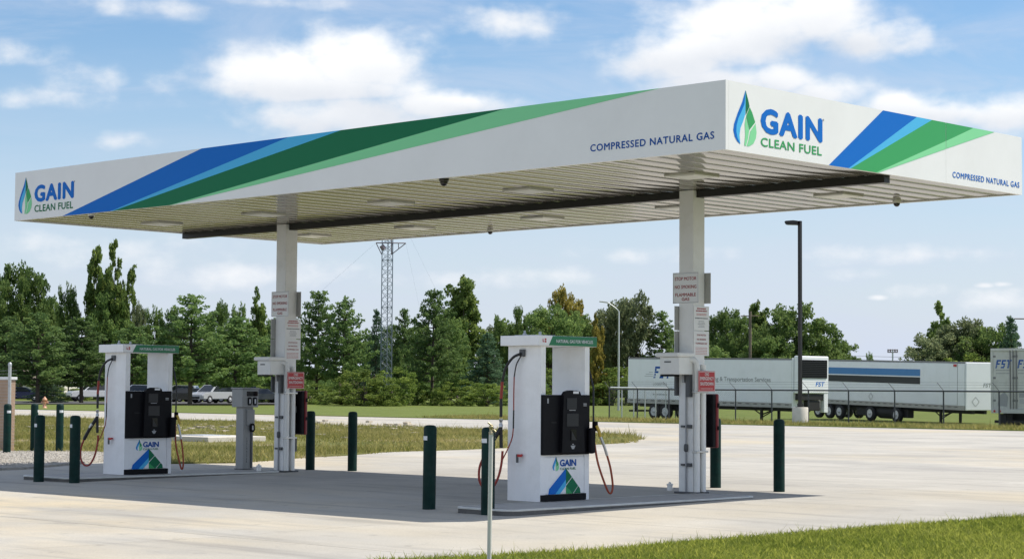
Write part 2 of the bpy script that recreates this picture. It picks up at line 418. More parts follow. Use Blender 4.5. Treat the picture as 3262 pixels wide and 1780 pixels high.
def concrete():
    m = bpy.data.materials.new('concrete_paving'); m.use_nodes = True; nt = m.node_tree; b = nt.nodes['Principled BSDF']
    b.inputs['Roughness'].default_value = .82; b.inputs['Specular IOR Level'].default_value = .3
    g = nt.nodes.new('ShaderNodeNewGeometry')
    def nz(s, d, r=.6, st=(1, 1, 1), off=0):
        mp = nt.nodes.new('ShaderNodeMapping'); nt.links.new(g.outputs['Position'], mp.inputs[0]); mp.inputs['Scale'].default_value = st; mp.inputs['Location'].default_value = (off, off * .7, 0)
        n = nt.nodes.new('ShaderNodeTexNoise'); n.inputs['Scale'].default_value = s; n.inputs['Detail'].default_value = d; n.inputs['Roughness'].default_value = r
        nt.links.new(mp.outputs[0], n.inputs['Vector']); return n.outputs['Fac']
    def ramp(v, a, b_, lo=0., hi=1.):
        r = nt.nodes.new('ShaderNodeMapRange'); r.inputs[1].default_value = a; r.inputs[2].default_value = b_; r.inputs[3].default_value = lo; r.inputs[4].default_value = hi
        nt.links.new(v, r.inputs[0]); return r.outputs[0]
    def mix(f, a, b_, mode='MIX'):
        x = nt.nodes.new('ShaderNodeMix'); x.data_type = 'RGBA'; x.blend_type = mode; nt.links.new(f, x.inputs[0])
        for i, c in ((6, a), (7, b_)):
            if isinstance(c, tuple): x.inputs[i].default_value = (*c, 1)
            else: nt.links.new(c, x.inputs[i])
        return x.outputs[2]
    a = mix(ramp(nz(.35, 6), .3, .7), (.385, .369, .332), (.515, .496, .446))
    a = mix(ramp(nz(.11, 4, .5, (1, 1, 1), 31), .50, .66, 0, .6), a, (.54, .455, .30))          # ochre staining
    sx_ = nt.nodes.new('ShaderNodeVectorMath'); sx_.operation = 'DISTANCE'; nt.links.new(g.outputs['Position'], sx_.inputs[0]); sx_.inputs[1].default_value = (-8.5, -6.5, 0)
    ml = nt.nodes.new('ShaderNodeMath'); ml.operation = 'MULTIPLY'; nt.links.new(ramp(sx_.outputs['Value'], 9.0, 2.0), ml.inputs[0]); nt.links.new(ramp(nz(.45, 5, .55, (.7, 1.6, 1), 9), .40, .62, 0, .75), ml.inputs[1])
    a = mix(ml.outputs[0], a, (.60, .50, .33))                                                     # clay dust carried onto the drive
    a = mix(ramp(nz(.22, 6, .65, (1, 1, 1), 77), .50, .72, 0, .85), a, (.315, .306, .288))       # traffic film
    a = mix(ramp(nz(.9, 5, .6, (.25, 2.2, 1), 5), .52, .70, 0, .65), a, (.255, .245, .225))          # tyre-wiped streaks
    a = mix(ramp(nz(2.2, 6, .7, (1, 1, 1), 13),   .60, .72, 0, .6), a, (.19, .182, .167))             # drips and spots
    a = mix(ramp(nz(45, 3), .35, .7, 0, .4), a, (.28, .262, .233))
    oi = nt.nodes.new('ShaderNodeObjectInfo'); hs = nt.nodes.new('ShaderNodeHueSaturation')
    nt.links.new(ramp(oi.outputs['Random'], 0, 1, .955, 1.035), hs.inputs['Value']); nt.links.new(a, hs.inputs['Color'])
    nt.links.new(hs.outputs[0], b.inputs['Base Color'])
    bp = nt.nodes.new('ShaderNodeBump'); bp.inputs['Strength'].default_value = .4; bp.inputs['Distance'].default_value = .01
    nt.links.new(nz(30, 5), bp.inputs['Height']); nt.links.new(bp.outputs[0], b.inputs['Normal'])
    return m
M['concrete'] = concrete()
M['joint'] = mat('joint_sealant', (.16, .15, .14), .9)

def leaf_mat(name, c1, c2, trans=.35, rnd=.16, tint=None):
    m = bpy.data.materials.new(name); m.use_nodes = True; nt = m.node_tree
    for n in list(nt.nodes):
        if n.type == 'BSDF_PRINCIPLED': nt.nodes.remove(n)
    outn = [n for n in nt.nodes if n.type == 'OUTPUT_MATERIAL'][0]
    at_ = nt.nodes.new('ShaderNodeAttribute'); at_.attribute_name = 'tone'
    mx = nt.nodes.new('ShaderNodeMix'); mx.data_type = 'RGBA'; nt.links.new(at_.outputs['Fac'], mx.inputs[0])
    mx.inputs[6].default_value = (*c1, 1); mx.inputs[7].default_value = (*c2, 1)
    oi = nt.nodes.new('ShaderNodeObjectInfo'); mr = nt.nodes.new('ShaderNodeMapRange'); nt.links.new(oi.outputs['Random'], mr.inputs[0])
    mr.inputs[3].default_value = 1 - rnd; mr.inputs[4].default_value = 1 + rnd
    hs = nt.nodes.new('ShaderNodeHueSaturation'); nt.links.new(mr.outputs[0], hs.inputs['Value']); nt.links.new(mx.outputs[2], hs.inputs['Color'])
    d = nt.nodes.new('ShaderNodeBsdfPrincipled'); d.inputs['Roughness'].default_value = .6; d.inputs['Specular IOR Level'].default_value = .18
    t = nt.nodes.new('ShaderNodeBsdfTranslucent'); s = nt.nodes.new('ShaderNodeMixShader'); s.inputs[0].default_value = trans + .14
    nt.links.new(hs.outputs[0], d.inputs['Base Color'])
    hs2 = nt.nodes.new('ShaderNodeHueSaturation'); hs2.inputs['Value'].default_value = 1.4; hs2.inputs['Hue'].default_value = .485; nt.links.new(hs.outputs[0], hs2.inputs['Color']); nt.links.new(hs2.outputs[0], t.inputs['Color'])
    nt.links.new(d.outputs[0], s.inputs[1]); nt.links.new(t.outputs[0], s.inputs[2]); nt.links.new(s.outputs[0], outn.inputs[0])
    return m
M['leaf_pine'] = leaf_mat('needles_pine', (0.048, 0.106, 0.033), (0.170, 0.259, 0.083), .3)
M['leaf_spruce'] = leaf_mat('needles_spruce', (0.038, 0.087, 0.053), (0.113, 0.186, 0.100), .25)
M['leaf_poplar'] = leaf_mat('leaves_poplar', (0.068, 0.135, 0.033), (0.234, 0.315, 0.089), .38)
M['leaf_broad'] = leaf_mat('leaves_broad', (0.060, 0.123, 0.033), (0.201, 0.289, 0.089), .35)
M['leaf_grey'] = leaf_mat('leaves_grey', (0.089, 0.125, 0.057), (0.234, 0.274, 0.141), .32)
M['leaf_yellow'] = leaf_mat('leaves_turning', (.120, .125, .026), (.38, .33, .075), .35)
M['leaf_bush'] = leaf_mat('leaves_bush', (0.060, 0.118, 0.021), (0.214, 0.287, 0.069), .38)
M['blade'] = leaf_mat('grass_blades', (0.112, 0.162, 0.022), (0.319, 0.347, 0.074), .5, 0)
M['blade_dry'] = leaf_mat('verge_blades', (.125, .145, .032), (.330, .300, .110), .45, 0)

# ------------------------------------------------------------------ setting: ground, paving, verges
def sheet(name, poly, z, m, kind='structure', label=None, thick=0.0, sub=0, jag=0.0):
    """flat polygon at height z above the ground function, subdivided along its outline"""
    pts = []
    n = len(poly)
    for i in range(n):
        a, b = np.array(poly[i][:2]), np.array(poly[(i + 1) % n][:2])
        L = np.linalg.norm(b - a); k = max(1, int(L / sub)) if sub else 1
        nrm = np.array([-(b - a)[1], (b - a)[0]]) / max(L, 1e-6)
        for j in range(k):
            q = a + (b - a) * j / k
            if jag: q = q + nrm * NP.normal(0, jag)
            pts.append((q[0], q[1]))
    bm = bmesh.new()
    vs = [bm.verts.new((x, y, gz(x, y) + z)) for x, y in pts]
    f = bm.faces.new(vs)
    if f.normal.z < 0: f.normal_flip()
    if thick:
        r = bmesh.ops.extrude_face_region(bm, geom=[f])
        for v in [g for g in r['geom'] if isinstance(g, bmesh.types.BMVert)]: v.co.z += 0
        for v in vs: v.co.z -= thick
    bmesh.ops.triangulate(bm, faces=[q for q in bm.faces if len(q.verts) > 4])
    bmesh.ops.recalc_face_normals(bm, faces=bm.faces)
    me = bpy.data.meshes.new(name); bm.to_mesh(me); bm.free(); me.materials.append(m)
    o = link(bpy.data.objects.new(name, me)); tag(o, label, None, None, kind); return o

mb = MB(); mb.add([(-2600, -600, -.62), (1200, -600, -.62), (1200, 3200, -.62), (-2600, 3200, -.62)], [(0, 1, 2, 3)])
tag(mb.build('ground', M['field']), kind='structure')

# lawn beyond the far road: a sheet with the lower trailer yard
xs = [-420, -330, -250, -190, -150, -120, -100, -80, -74, -68, -60, -50, -40, -30, -20, -5, 30, 120]; ys = [53.4, 56, 59, 61, 63, 66, 70, 80, 100, 140, 190, 260, 420]
mb = MB(); idx = {}
vs = []
for i, x in enumerate(xs):
    for j, y in enumerate(ys):
        roll = 0.12 * math.sin(x * .05 + y * .04) if y > 90 else 0
        vs.append((x, y, gz(x, y) + 0.035 + roll)); idx[i, j] = len(vs) - 1
mb.add(vs, [(idx[i, j], idx[i + 1, j], idx[i + 1, j + 1], idx[i, j + 1]) for i in range(len(xs) - 1) for j in range(len(ys) - 1)])
mb.add([(xs[0], 53.4, -.5), (xs[-1], 53.4, -.5), (xs[-1], 53.4, .035), (xs[0], 53.4, .035)], [(0, 1, 2, 3)])
tag(mb.build('far_lawn', M['lawn'], fix=False), kind='structure')

# paving: a joint-coloured bed and cast slabs
island = [gp(1604, 1104), gp(1585, 1113), gp(1500, 1118), gp(1300, 1126), gp(1000, 1136), gp(800, 1149), gp(600, 1164), gp(440, 1166), gp(330, 1155), gp(290, 1142), gp(30, 1139), np.array([-34, 4.5, 0]), np.array([-58, 4.5, 0]), np.array([-100, 12, 0]), np.array([-100, 38.5, 0]), gp(300, 1056), gp(700, 1064), gp(1100, 1078), gp(1400, 1088), gp(1520, 1091), gp(1580, 1096)]
isl2 = [(q[0], q[1]) for q in island]
def inside(p, poly):
    x, y = p; c = False; n = len(poly)
    for i in range(n):
        (x1, y1), (x2, y2) = poly[i][:2], poly[(i + 1) % n][:2]
        if (y1 > y) != (y2 > y) and x < (x2 - x1) * (y - y1) / (y2 - y1) + x1: c = not c
    return c
bed_v = []
xe = [2.6 - 5.0 * i for i in range(0, 26)]
ye = [-15, -10.5, -6, -1.5, 3, 7.5, 12, 16.5, 21, 25.5, 30, 34.5, 39, 43.5, 48, 53.4]
mb = MB(); vs = [(x, y, gz(x, y) - .012) for x in (xe[0] + .4, xe[-1] - 60) for y in ye]; n = len(ye)
mb.add(vs, [(j, j + 1, n + j + 1, n + j) for j in range(n - 1)])
pave = mb.build('pavement', M['joint']); tag(pave, kind='structure')
gapw = .006
for i in range(len(xe) - 1):
    for j in range(len(ye) - 1):
        x1, x0 = xe[i], xe[i + 1]; y0, y1 = ye[j], ye[j + 1]
        cs = [(x0, y0), (x1, y0), (x1, y1), (x0, y1), ((x0 + x1) / 2, (y0 + y1) / 2)]
        if all(inside(c, isl2) for c in cs): continue
        cx, cy = cs[4]
        d = np.array([cx, cy]) - CAM[:2]; dep = d @ _f[:2]; lat = d @ _r[:2]
        if dep < 8 or abs(lat) > .30 * dep + 9: continue
        x0 += gapw; x1 -= gapw; y0 += gapw; y1 -= gapw
        m_ = MB(); pts = [(x0, y0), (x1, y0), (x1, y1), (x0, y1)]
        top = [(x - cx, y - cy, gz(x, y)) for x, y in pts]; bot = [(x, y, z - .03) for x, y, z in top]
        m_.add(top + bot, [(0, 1, 2, 3), (4, 5, 1, 0), (5, 6, 2, 1), (6, 7, 3, 2), (7, 4, 0, 3)])
        o = m_.build('slab', M['concrete'], pave, fix=False); o.location = (cx, cy, 0)

verge_o = sheet('grass_island', isl2, .03, M['verge'], thick=.08, sub=1.0, jag=.10)
grav = [gp(-60, 1186), gp(60, 1180), gp(230, 1164), gp(330, 1157), gp(325, 1152), gp(290, 1144), gp(255, 1141), gp(160, 1138), gp(40, 1139), gp(-60, 1138)]
grav2 = [(q[0], q[1]) for q in grav]
sheet('gravel_bed', grav2, .045, M['gravel'], thick=.06, sub=.5, jag=.05)
pk = [gp(-120, 1018.5), gp(300, 1018), gp(700, 1018), gp(770, 1013), gp(-120, 1010)]
sheet('parking_lot', [(q[0], q[1]) for q in pk], .10, M['asphalt'])
# verge strip of bare earth below the fence at the left end of the yard
de = [(-58, 54.2), (-44, 54.4), (-40, 56.5), (-46, 58.5), (-58, 57.5)]
sheet('bare_earth', de, .050, M['dirt'], sub=.8, jag=.12)

# foreground lawn
fg_edge = [gp(940, 1416), gp(1080, 1409), gp(1300, 1398), gp(1500, 1387), gp(1760, 1364), gp(2000, 1345), gp(2300, 1322), gp(2576, 1303), gp(2900, 1280)]
fg = [(q[0], q[1]) for q in fg_edge] + [(16, 20), (30, -8), (20, -25), (8, -25)]
sheet('front_lawn', fg, .02, M['lawn'], thick=.2, sub=.6, jag=.03)

def blades(name, pts, h, w, mat_, label, seed, lean=.35, hz=.03, tone_sc=.8):
    r = np.random.RandomState(seed); n = len(pts)
    ang = r.uniform(0, 2 * np.pi, n); hh = h * r.lognormal(0, .35, n); la = r.uniform(0, 2 * np.pi, n); ll = r.rayleigh(lean, n) * hh
    base = np.c_[pts[:, 0], pts[:, 1], np.array([gz(a, b) for a, b in pts[:, :2]]) + hz]
    dx = np.c_[np.cos(ang), np.sin(ang), np.zeros(n)] * (w * r.uniform(.6, 1.4, n))[:, None]
    tip = base + np.c_[np.cos(la) * ll, np.sin(la) * ll, hh]
    v = np.stack([base - dx, base + dx, tip], 1).reshape(-1, 3)
    tn = .5 + .28 * np.sin(pts[:, 0] * 1.3 * tone_sc + 2 * np.sin(pts[:, 1] * .9 * tone_sc)) * np.sin(pts[:, 1] * 1.1 * tone_sc + .5) + .26 * np.sin(pts[:, 0] * 17 + 3 * np.sin(pts[:, 1] * 9)) * np.sin(pts[:, 1] * 21 + 2 * np.sin(pts[:, 0] * 7)) + r.normal(0, .2, n)
    tn = np.repeat(np.clip(tn, 0, 1), 3)
    me = fastmesh(name, v, 3, mat_, None, tn)
    o = link(bpy.data.objects.new(name, me)); tag(o, label, 'grass', kind='stuff'); return o
def scatter_poly(poly, n, seed, dens=None, side=1.5):
    r = np.random.RandomState(seed); P = np.array([q[:2] for q in poly]); lo, hi = P.min(0), P.max(0); outp = []
    while len(outp) < n:
        q = r.uniform(lo, hi, (n * 2, 2))
        x, y = q[:, 0], q[:, 1]; c = np.zeros(len(q), bool); m_ = len(P)
        for i in range(m_):
            x1, y1 = P[i]; x2, y2 = P[(i + 1) % m_]
            with np.errstate(divide='ignore', invalid='ignore'):
                c ^= ((y1 > y) != (y2 > y)) & (x < (x2 - x1) * (y - y1) / (y2 - y1 + 1e-12) + x1)
        q = q[c]
        d = q - CAM[:2]; dep = d @ _f[:2]; lat = d @ _r[:2]
        q = q[(dep > 12) & (np.abs(lat) < .28 * dep + side)]
        if dens is not None: q = q[r.uniform(0, 1, len(q)) < dens(q)]
        outp += list(q)
    return np.array(outp[:n])
pts = scatter_poly(fg, 240000, 3, None, 3.5)
blades('lawn_grass', pts, .036, .0065, M['blade'], 'thick mown green grass on the front lawn at the bottom right', 4, .75, .018)
e = []
r_ = np.random.RandomState(5)
for a, b in zip(fg_edge[:-1], fg_edge[1:]):
    L = np.linalg.norm((b - a)[:2]); k = int(L * 130)
    t = r_.uniform(0, 1, k)[:, None]; e.append(a[None, :2] + t * (b - a)[None, :2] + r_.normal(0, .05, (k, 2)))
blades('lawn_edge_grass', np.concatenate(e), .06, .005, M['blade'], 'untrimmed longer grass along the front lawn edge', 6, .5, .0)
cl = scatter_poly(fg, 90, 31, None, 3.0); r_ = np.random.RandomState(32)
pts = np.concatenate([c[None] + r_.normal(0, r_.uniform(.03, .09), (55, 2)) for c in cl])
blades('weed_tufts', pts, .065, .006, M['blade'], 'scattered taller tufts standing in the front lawn', 33, .5, .015, 2.0)
def patchy(q): return np.clip(.55 + .6 * np.sin(q[:, 0] * .35 + 1.5 * np.sin(q[:, 1] * .3)) * np.sin(q[:, 1] * .27 + 1), .12, 1)
vis_isl = [q for q in isl2]
pts = scatter_poly(vis_isl, 90000, 8, patchy)
blades('verge_grass', pts, .085, .014, M['blade_dry'], 'rough yellowish grass on the island behind the pumps', 9, .6, .02, .35)
e = []
for a, b in zip(island, island[1:] + island[:1]):
    L = np.linalg.norm((b - a)[:2]); k = int(min(L, 60) * 22)
    t = r_.uniform(0, 1, k)[:, None]; e.append(a[None, :2] + t * (b - a)[None, :2] + r_.normal(0, .12, (k, 2)))
blades('verge_edge_grass', np.concatenate(e), .16, .012, M['blade_dry'], 'tall grass stems along the edge of the island', 10, .35, .0, .5)
pts = np.c_[NP.uniform(-62, -24, 16000), NP.uniform(53.6, 59, 16000)]
blades('yard_grass', pts, .14, .02, M['blade_dry'], 'uncut grass strip under the chain link fence', 12, .5, .03, .5)
# loose stones of the island bank
mb = MB(); r_ = np.random.RandomState(21)
for k in range(240):
    px = r_.uniform(60, 1050); py = r_.normal(1074, 7) if k % 3 else r_.normal(1088, 8)
    q = gp(px, py); s = r_.uniform(.06, .22)
    vs = [Vector((a, b, c)).normalized() * s * r_.uniform(.7, 1.2) for a in (-1, 1) for b in (-1, 1) for c in (-.7, .7)]
    mb.add([(q[0] + v.x, q[1] + v.y, .03 + v.z * .6) for v in vs], [(0, 1, 3, 2), (4, 6, 7, 5), (0, 4, 5, 1), (2, 3, 7, 6), (0, 2, 6, 4), (1, 5, 7, 3)])
M['stone'] = mat('pale_stone', (.44, .39, .31), .9, var=.2, vscale=1)
tag(mb.build('loose_stones', M['stone']), 'pale loose stones scattered over the island bank', 'stones', kind='stuff')
mb = MB(); r_ = np.random.RandomState(22)
gp_pts = scatter_poly(grav2, 2600, 23)
for (x, y) in gp_pts:
    s = r_.uniform(.008, .022)
    vs = [Vector((a, b, c)).normalized() * s * r_.uniform(.7, 1.3) for a in (-1, 1) for b in (-1, 1) for c in (-.7, .7)]
    mb.add([(x + v.x, y + v.y, .055 + v.z * .8) for v in vs], [(0, 1, 3, 2), (4, 6, 7, 5), (0, 4, 5, 1), (2, 3, 7, 6), (1, 5, 7, 3)])
M['pebble'] = mat('pebble', (.50, .465, .41), .85, var=.25, vscale=1.5)
tag(mb.build('gravel_stones', M['pebble'], fix=False), 'crushed pale gravel around the three left bollards', 'gravel', kind='stuff')
# concrete vault lid in the island
q = gp(505, 1110)
t = thing('concrete_vault', (q[0], q[1], 0), 'low rectangular concrete vault cap in the grass behind the left pump', 'vault')
mb = MB(); mb.box(-1.3, 1.5, -.9, 1.2, -.05, .17, 0, .02); mb.build('slab_cap', M['concrete_base'], t)
mb = MB(); mb.box(-.7, .5, -.3, .7, .172, .19, 0, .005); mb.build('hatch', M['galv'], t)

# ------------------------------------------------------------------ text and print
def text_mesh(body, bold=0.0, spacing=1.0):
    cu = bpy.data.curves.new('t', 'FONT'); cu.body = body; cu.size = 1.0; cu.offset = bold; cu.space_character = spacing; cu.resolution_u = 3
    ob = bpy.data.objects.new('t', cu); COL.objects.link(ob)
    dg = bpy.context.evaluated_depsgraph_get(); me = bpy.data.meshes.new_from_object(ob.evaluated_get(dg))
    bpy.data.objects.remove(ob); bpy.data.curves.remove(cu)
    return me
def text(name, body, m, parent, org, xd, ud, height, width=None, bold=.012, off=.003, spacing=1.0, centre=False, shear=0.0):
    """flat print: cap height and width in metres, org the lower left corner (or lower centre); bold letters are
    thickened by overprinting, each pass a fraction of a millimetre prouder"""
    me = text_mesh(body, 0.0 if 'M' in body else min(bold, .008), spacing); n = len(me.vertices)
    co = np.empty(n * 3, np.float32); me.vertices.foreach_get('co', co); co = co.reshape(-1, 3).copy()
    fs = [list(p.vertices) for p in me.polygons]; bpy.data.meshes.remove(me)
    ex = max(0.0, bold - (0.0 if 'M' in body else .008))
    sh = [(0, 0)] + ([(ex, 0), (-ex, 0), (0, ex * .8), (0, -ex * .8)] if ex > 0 else [])
    V_, F_ = [], []
    for k, (dx, dy) in enumerate(sh):
        c = co.copy(); c[:, 0] += dx; c[:, 1] += dy; c[:, 2] = k * .0003
        F_ += [[i + len(V_) * n for i in f] for f in fs]; V_.append(c)
    co = np.concatenate(V_); lo, hi = co.min(0), co.max(0)
    sy = height / (hi[1] - lo[1]); sx = (width / (hi[0] - lo[0])) if width else sy
    a = (co[:, 0] - lo[0]) * sx; b = (co[:, 1] - lo[1]) * sy
    a = a + shear * b
    if centre: a -= (a.max() - a.min()) / 2
    xd, ud = np.array(xd, float), np.array(ud, float); nd = np.cross(xd, ud)
    P = np.array(org)[None] + a[:, None] * xd + b[:, None] * ud + (off + co[:, 2])[:, None] * nd
    me = bpy.data.meshes.new(name); me.from_pydata([tuple(map(float, q)) for q in P], [], F_); me.materials.append(m); me.update()
    return link(bpy.data.objects.new(name, me), parent)
class Print:
    """flat coloured polygons on a plane, one mesh"""
    def __init__(s, org, xd, ud): s.o, s.x, s.u = np.array(org, float), np.array(xd, float), np.array(ud, float); s.n = np.cross(s.x, s.u); s.mb = MB(); s.mats = []
    def poly(s, pts, m, off=.003):
        if m not in s.mats: s.mats.append(m)
        P = [s.o + a * s.x + b * s.u + off * s.n for a, b in pts]
        s.mb.add(P, [list(range(len(P)))], s.mats.index(m)); return s
    def rect(s, a0, a1, b0, b1, m, off=.003): return s.poly([(a0, b0), (a1, b0), (a1, b1), (a0, b1)], m, off)
    def build(s, name, parent): return s.mb.build(name, s.mats, parent, fix=False)

def drop_logo(p, a0, b0, w, h, big=True):
    def T(pts): return [(a0 + (x - 743) / 147 * w, b0 + (468 - y) / 353 * h) for x, y in pts][::-1]
    p.poly(T([(820, 115), (813, 205), (792, 260), (775, 300), (764, 345), (762, 385), (768, 420), (787, 462), (768, 448), (752, 420), (743, 380), (748, 340), (770, 270), (800, 190)]), M['blue'], .003)
    p.poly(T([(820, 118), (820, 200), (818, 270), (803, 320), (788, 360), (782, 405), (787, 462), (768, 420), (762, 385), (764, 345), (775, 300), (792, 260), (813, 205)]), M['lblue'], .003)
    p.poly(T([(820, 115), (838, 180), (845, 213), (822, 272), (820, 200)]), M['dgreen'], .0035)
    p.poly(T([(846, 218), (862, 250), (881, 308), (845, 362), (824, 278)]), M['mgreen'], .003)
    p.poly(T([(822, 284), (843, 368), (835, 420), (822, 468), (812, 465), (818, 400), (815, 330)]), M['lgreen'], .003)
    p.poly(T([(883, 315), (890, 370), (885, 410), (870, 445), (845, 465), (827, 468), (840, 425), (850, 370)]), M['lgreen'], .003)

# ------------------------------------------------------------------ canopy
L, WD, HF, Z0 = 16.45, 7.47, .889, 4.6
ZT = Z0 + HF
can = thing('fuel_canopy', (0, 0, 0), 'long white flat canopy with blue and green stripes on two columns over the pumps', 'canopy')
mb = MB(); mb.box(-L, 0, 0, .06, Z0, ZT); f1 = mb.build('fascia_panel', M['white'], can)
f1['label'] = 'long front fascia panel in shade'
seam = 5.261
mb = MB(); mb.box(-.06, 0, .063, seam - .002, Z0, ZT); f2 = mb.build('fascia_panel', M['white'], can)
mb = MB(); mb.box(-.06, 0, seam + .002, WD, Z0, ZT); f3 = mb.build('fascia_panel', M['white'], can)
mb = MB(); mb.box(-L, -.063, WD - .06, WD, Z0, ZT); mb.build('fascia_panel', M['white'], can)
mb = MB(); mb.box(-L, -L + .06, .063, WD - .063, Z0, ZT); mb.build('fascia_panel', M['white'], can)
mb = MB(); mb.box(-L + .07, -.07, .07, WD - .07, ZT - .2, ZT - .15); mb.build('roof_deck', M['galv'], can)
# soffit: interlocking pans that run from the front to the back
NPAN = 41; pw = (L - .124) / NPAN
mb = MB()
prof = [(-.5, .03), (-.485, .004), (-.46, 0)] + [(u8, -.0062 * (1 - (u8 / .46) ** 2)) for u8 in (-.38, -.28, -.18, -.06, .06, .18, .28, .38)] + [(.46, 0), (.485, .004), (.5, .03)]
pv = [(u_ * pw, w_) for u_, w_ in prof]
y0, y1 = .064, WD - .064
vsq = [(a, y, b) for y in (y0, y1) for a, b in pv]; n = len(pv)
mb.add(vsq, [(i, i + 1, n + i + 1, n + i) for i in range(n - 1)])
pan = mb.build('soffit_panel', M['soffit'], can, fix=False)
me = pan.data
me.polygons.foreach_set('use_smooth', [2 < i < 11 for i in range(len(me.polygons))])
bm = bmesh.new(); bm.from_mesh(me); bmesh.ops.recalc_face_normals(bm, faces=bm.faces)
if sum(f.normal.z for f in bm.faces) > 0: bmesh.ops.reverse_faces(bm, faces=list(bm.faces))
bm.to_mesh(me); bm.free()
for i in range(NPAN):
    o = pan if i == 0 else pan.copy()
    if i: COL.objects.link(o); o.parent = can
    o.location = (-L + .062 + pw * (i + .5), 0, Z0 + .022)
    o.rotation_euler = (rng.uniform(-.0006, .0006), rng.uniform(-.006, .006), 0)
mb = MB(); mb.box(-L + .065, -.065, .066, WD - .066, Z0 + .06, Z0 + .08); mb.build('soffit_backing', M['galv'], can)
CY = 3.87
mb = MB(); mb.box(-L + .02, -.11, CY - .07, CY + .07, Z0 - .10, Z0 + .012); mb.build('support_beam', M['beam'], can)
CXS = (-3.611, -13.27)
for ci, cx in enumerate(CXS):
    mb = MB(); mb.box(cx - .14, cx + .14, CY - .14, CY + .14, -.02, Z0 + .015, 0, .012); c = mb.build('column', M['column'], can)
    mb = MB(); mb.box(cx - .19, cx + .19, CY - .19, CY + .19, .0, .03, 0, .005); mb.build('base_plate', M['fitting'], c)
    # white rain pipe from an elbow down the sunny side, with straps
    px_ = cx + .14 + .055
    mb = MB(); mb.tube([(px_ - .09, CY - .20, 2.02), (px_ - .03, CY - .17, 2.03), (px_, CY - .125, 1.98), (px_, CY - .115, 1.85), (px_, CY - .115, .03)], .045, 14)
    mb.build('drain_pipe', M['pipe_white'], c)
    mb = MB(); mb.tube([(px_ + .002, CY + .035, .03), (px_ + .002, CY + .035, 1.95)], .042, 14); mb.build('riser_pipe', M['pipe_white'], c)
    for z in (.62, 1.52 if ci == 0 else 1.45):
        mb = MB(); mb.box(cx + .142, px_ + .05, CY - .175, CY + .10, z, z + .03, 0, .004); mb.build('strap', M['steel'], c)
    mb = MB(); fy = CY - .14 - .02
    mb.tube([(cx + .02, fy, .03), (cx + .02, fy, 1.82)], .014, 8); mb.build('conduit', M['conduit'], c)
    mb = MB()
    for z in (.42, 1.0):
        mb = MB(); mb.box(cx - .075, cx - .01, fy - .012, fy + .019, z, z + .03); mb.build('conduit_clamp', M['fitting'], c)
        mb = MB(); mb.box(cx + .05, cx + .125, fy - .02, fy + .019, z - .012, z + .042); mb.build('junction_box', M['fitting'], c)
    mb = MB(); mb.lathe([(.02, -.06), (.034, -.04), (.034, .04), (.02, .06)], (cx + .02, fy, .69), 10); mb.build('conduit_fitting', M['fitting'], c)
    mb = MB(); mb.box(cx - .02, cx + .02, fy - .05, fy + .019, 1.68, 1.80); mb.build('switch_box', M['conduit'], c)
    mb = MB(); mb.box(cx - .18, cx - .143, CY - .2, CY - .02, 1.48, 1.78); mb.build('hanging_bracket', M['fitting'], c)
    mb = MB(); mb.box(cx + .06, cx + .13, fy - .06, fy + .019, 1.46, 1.80); mb.build('hanging_bracket', M['fitting'], c)
    mb = MB(); mb.tube([(cx + .155, CY + .10, .03), (cx + .155, CY + .10, .72 if ci == 0 else 1.15)], .012, 8)
    if ci == 0: mb.lathe([(.012, -.05), (.03, -.035), (.03, .035), (.012, .05)], (cx + .155, CY + .1, .55), 10)
    else:
        mb.box(cx + .143, cx + .20, CY + .06, CY + .135, .38, .64); mb.box(cx + .143, cx + .19, CY + .065, CY + .13, 1.1, 1.22)
    mb.build('side_conduit', M['fitting'], c)

# printed stripes and lettering of the fascias
FP = Print((-L, 0, Z0), (1, 0, 0), (0, 0, 1))
FP.poly([(1.58, 0), (3.06, 0), (7.86, HF), (5.62, HF)], M['blue'])
FP.poly([(3.06, 0), (3.12, 0), (9.10, HF), (7.86, HF)], M['lblue'])
FP.poly([(3.12, 0), (4.75, 0), (12.60, HF), (9.10, HF)], M['dgreen'])
FP.poly([(4.75, 0), (4.80, 0), (15.38, HF), (12.60, HF)], M['mgreen'] if False else M['lgreen'])
FP.build('stripe_print', can)
drop = Print((-L, 0, Z0), (1, 0, 0), (0, 0, 1)); drop_logo(drop, .126, .105, .45, .68); drop.build('drop_emblem', can)
text('lettering', 'GAIN', M['blue'], can, (-L + .655, 0, Z0 + .30), (1, 0, 0), (0, 0, 1), .315, 1.27, .05, spacing=1.12)
text('lettering', 'CLEAN FUEL', M['dgreen'], can, (-L + .665, 0, Z0 + .122), (1, 0, 0), (0, 0, 1), .128, 1.24, .02, spacing=1.06)
text('lettering', 'COMPRESSED NATURAL GAS', M['navy'], can, (-L + 14.17, 0, Z0 + .15), (1, 0, 0), (0, 0, 1), .098, 2.1, .022, spacing=1.12)
SP = Print((0, 0, Z0), (0, 1, 0), (0, 0, 1))
SP.poly([(2.27, 0), (2.745, 0), (4.48, HF), (3.60, HF)], M['blue'])
SP.poly([(2.745, 0), (2.79, 0), (4.885, HF), (4.48, HF)], M['lblue'])
SP.poly([(2.79, 0), (3.42, 0), (5.256, .617), (5.256, HF), (4.885, HF)], M['mgreen'])
SP.poly([(5.266, .62), (6.04, HF), (5.266, HF)], M['mgreen'])
SP.poly([(3.42, 0), (3.47, 0), (5.256, .50), (5.256, .617)], M['lgreen'])
SP.poly([(5.266, .505), (6.65, HF), (6.04, HF), (5.266, .62)], M['lgreen'])
SP.build('stripe_print', can)
drop = Print((0, 0, Z0), (0, 1, 0), (0, 0, 1)); drop_logo(drop, .156, .083, .494, .72); drop.build('drop_emblem', can)
text('lettering', 'GAIN', M['blue'], can, (0, .736, Z0 + .283), (0, 1, 0), (0, 0, 1), .335, 1.39, .05, spacing=1.12)
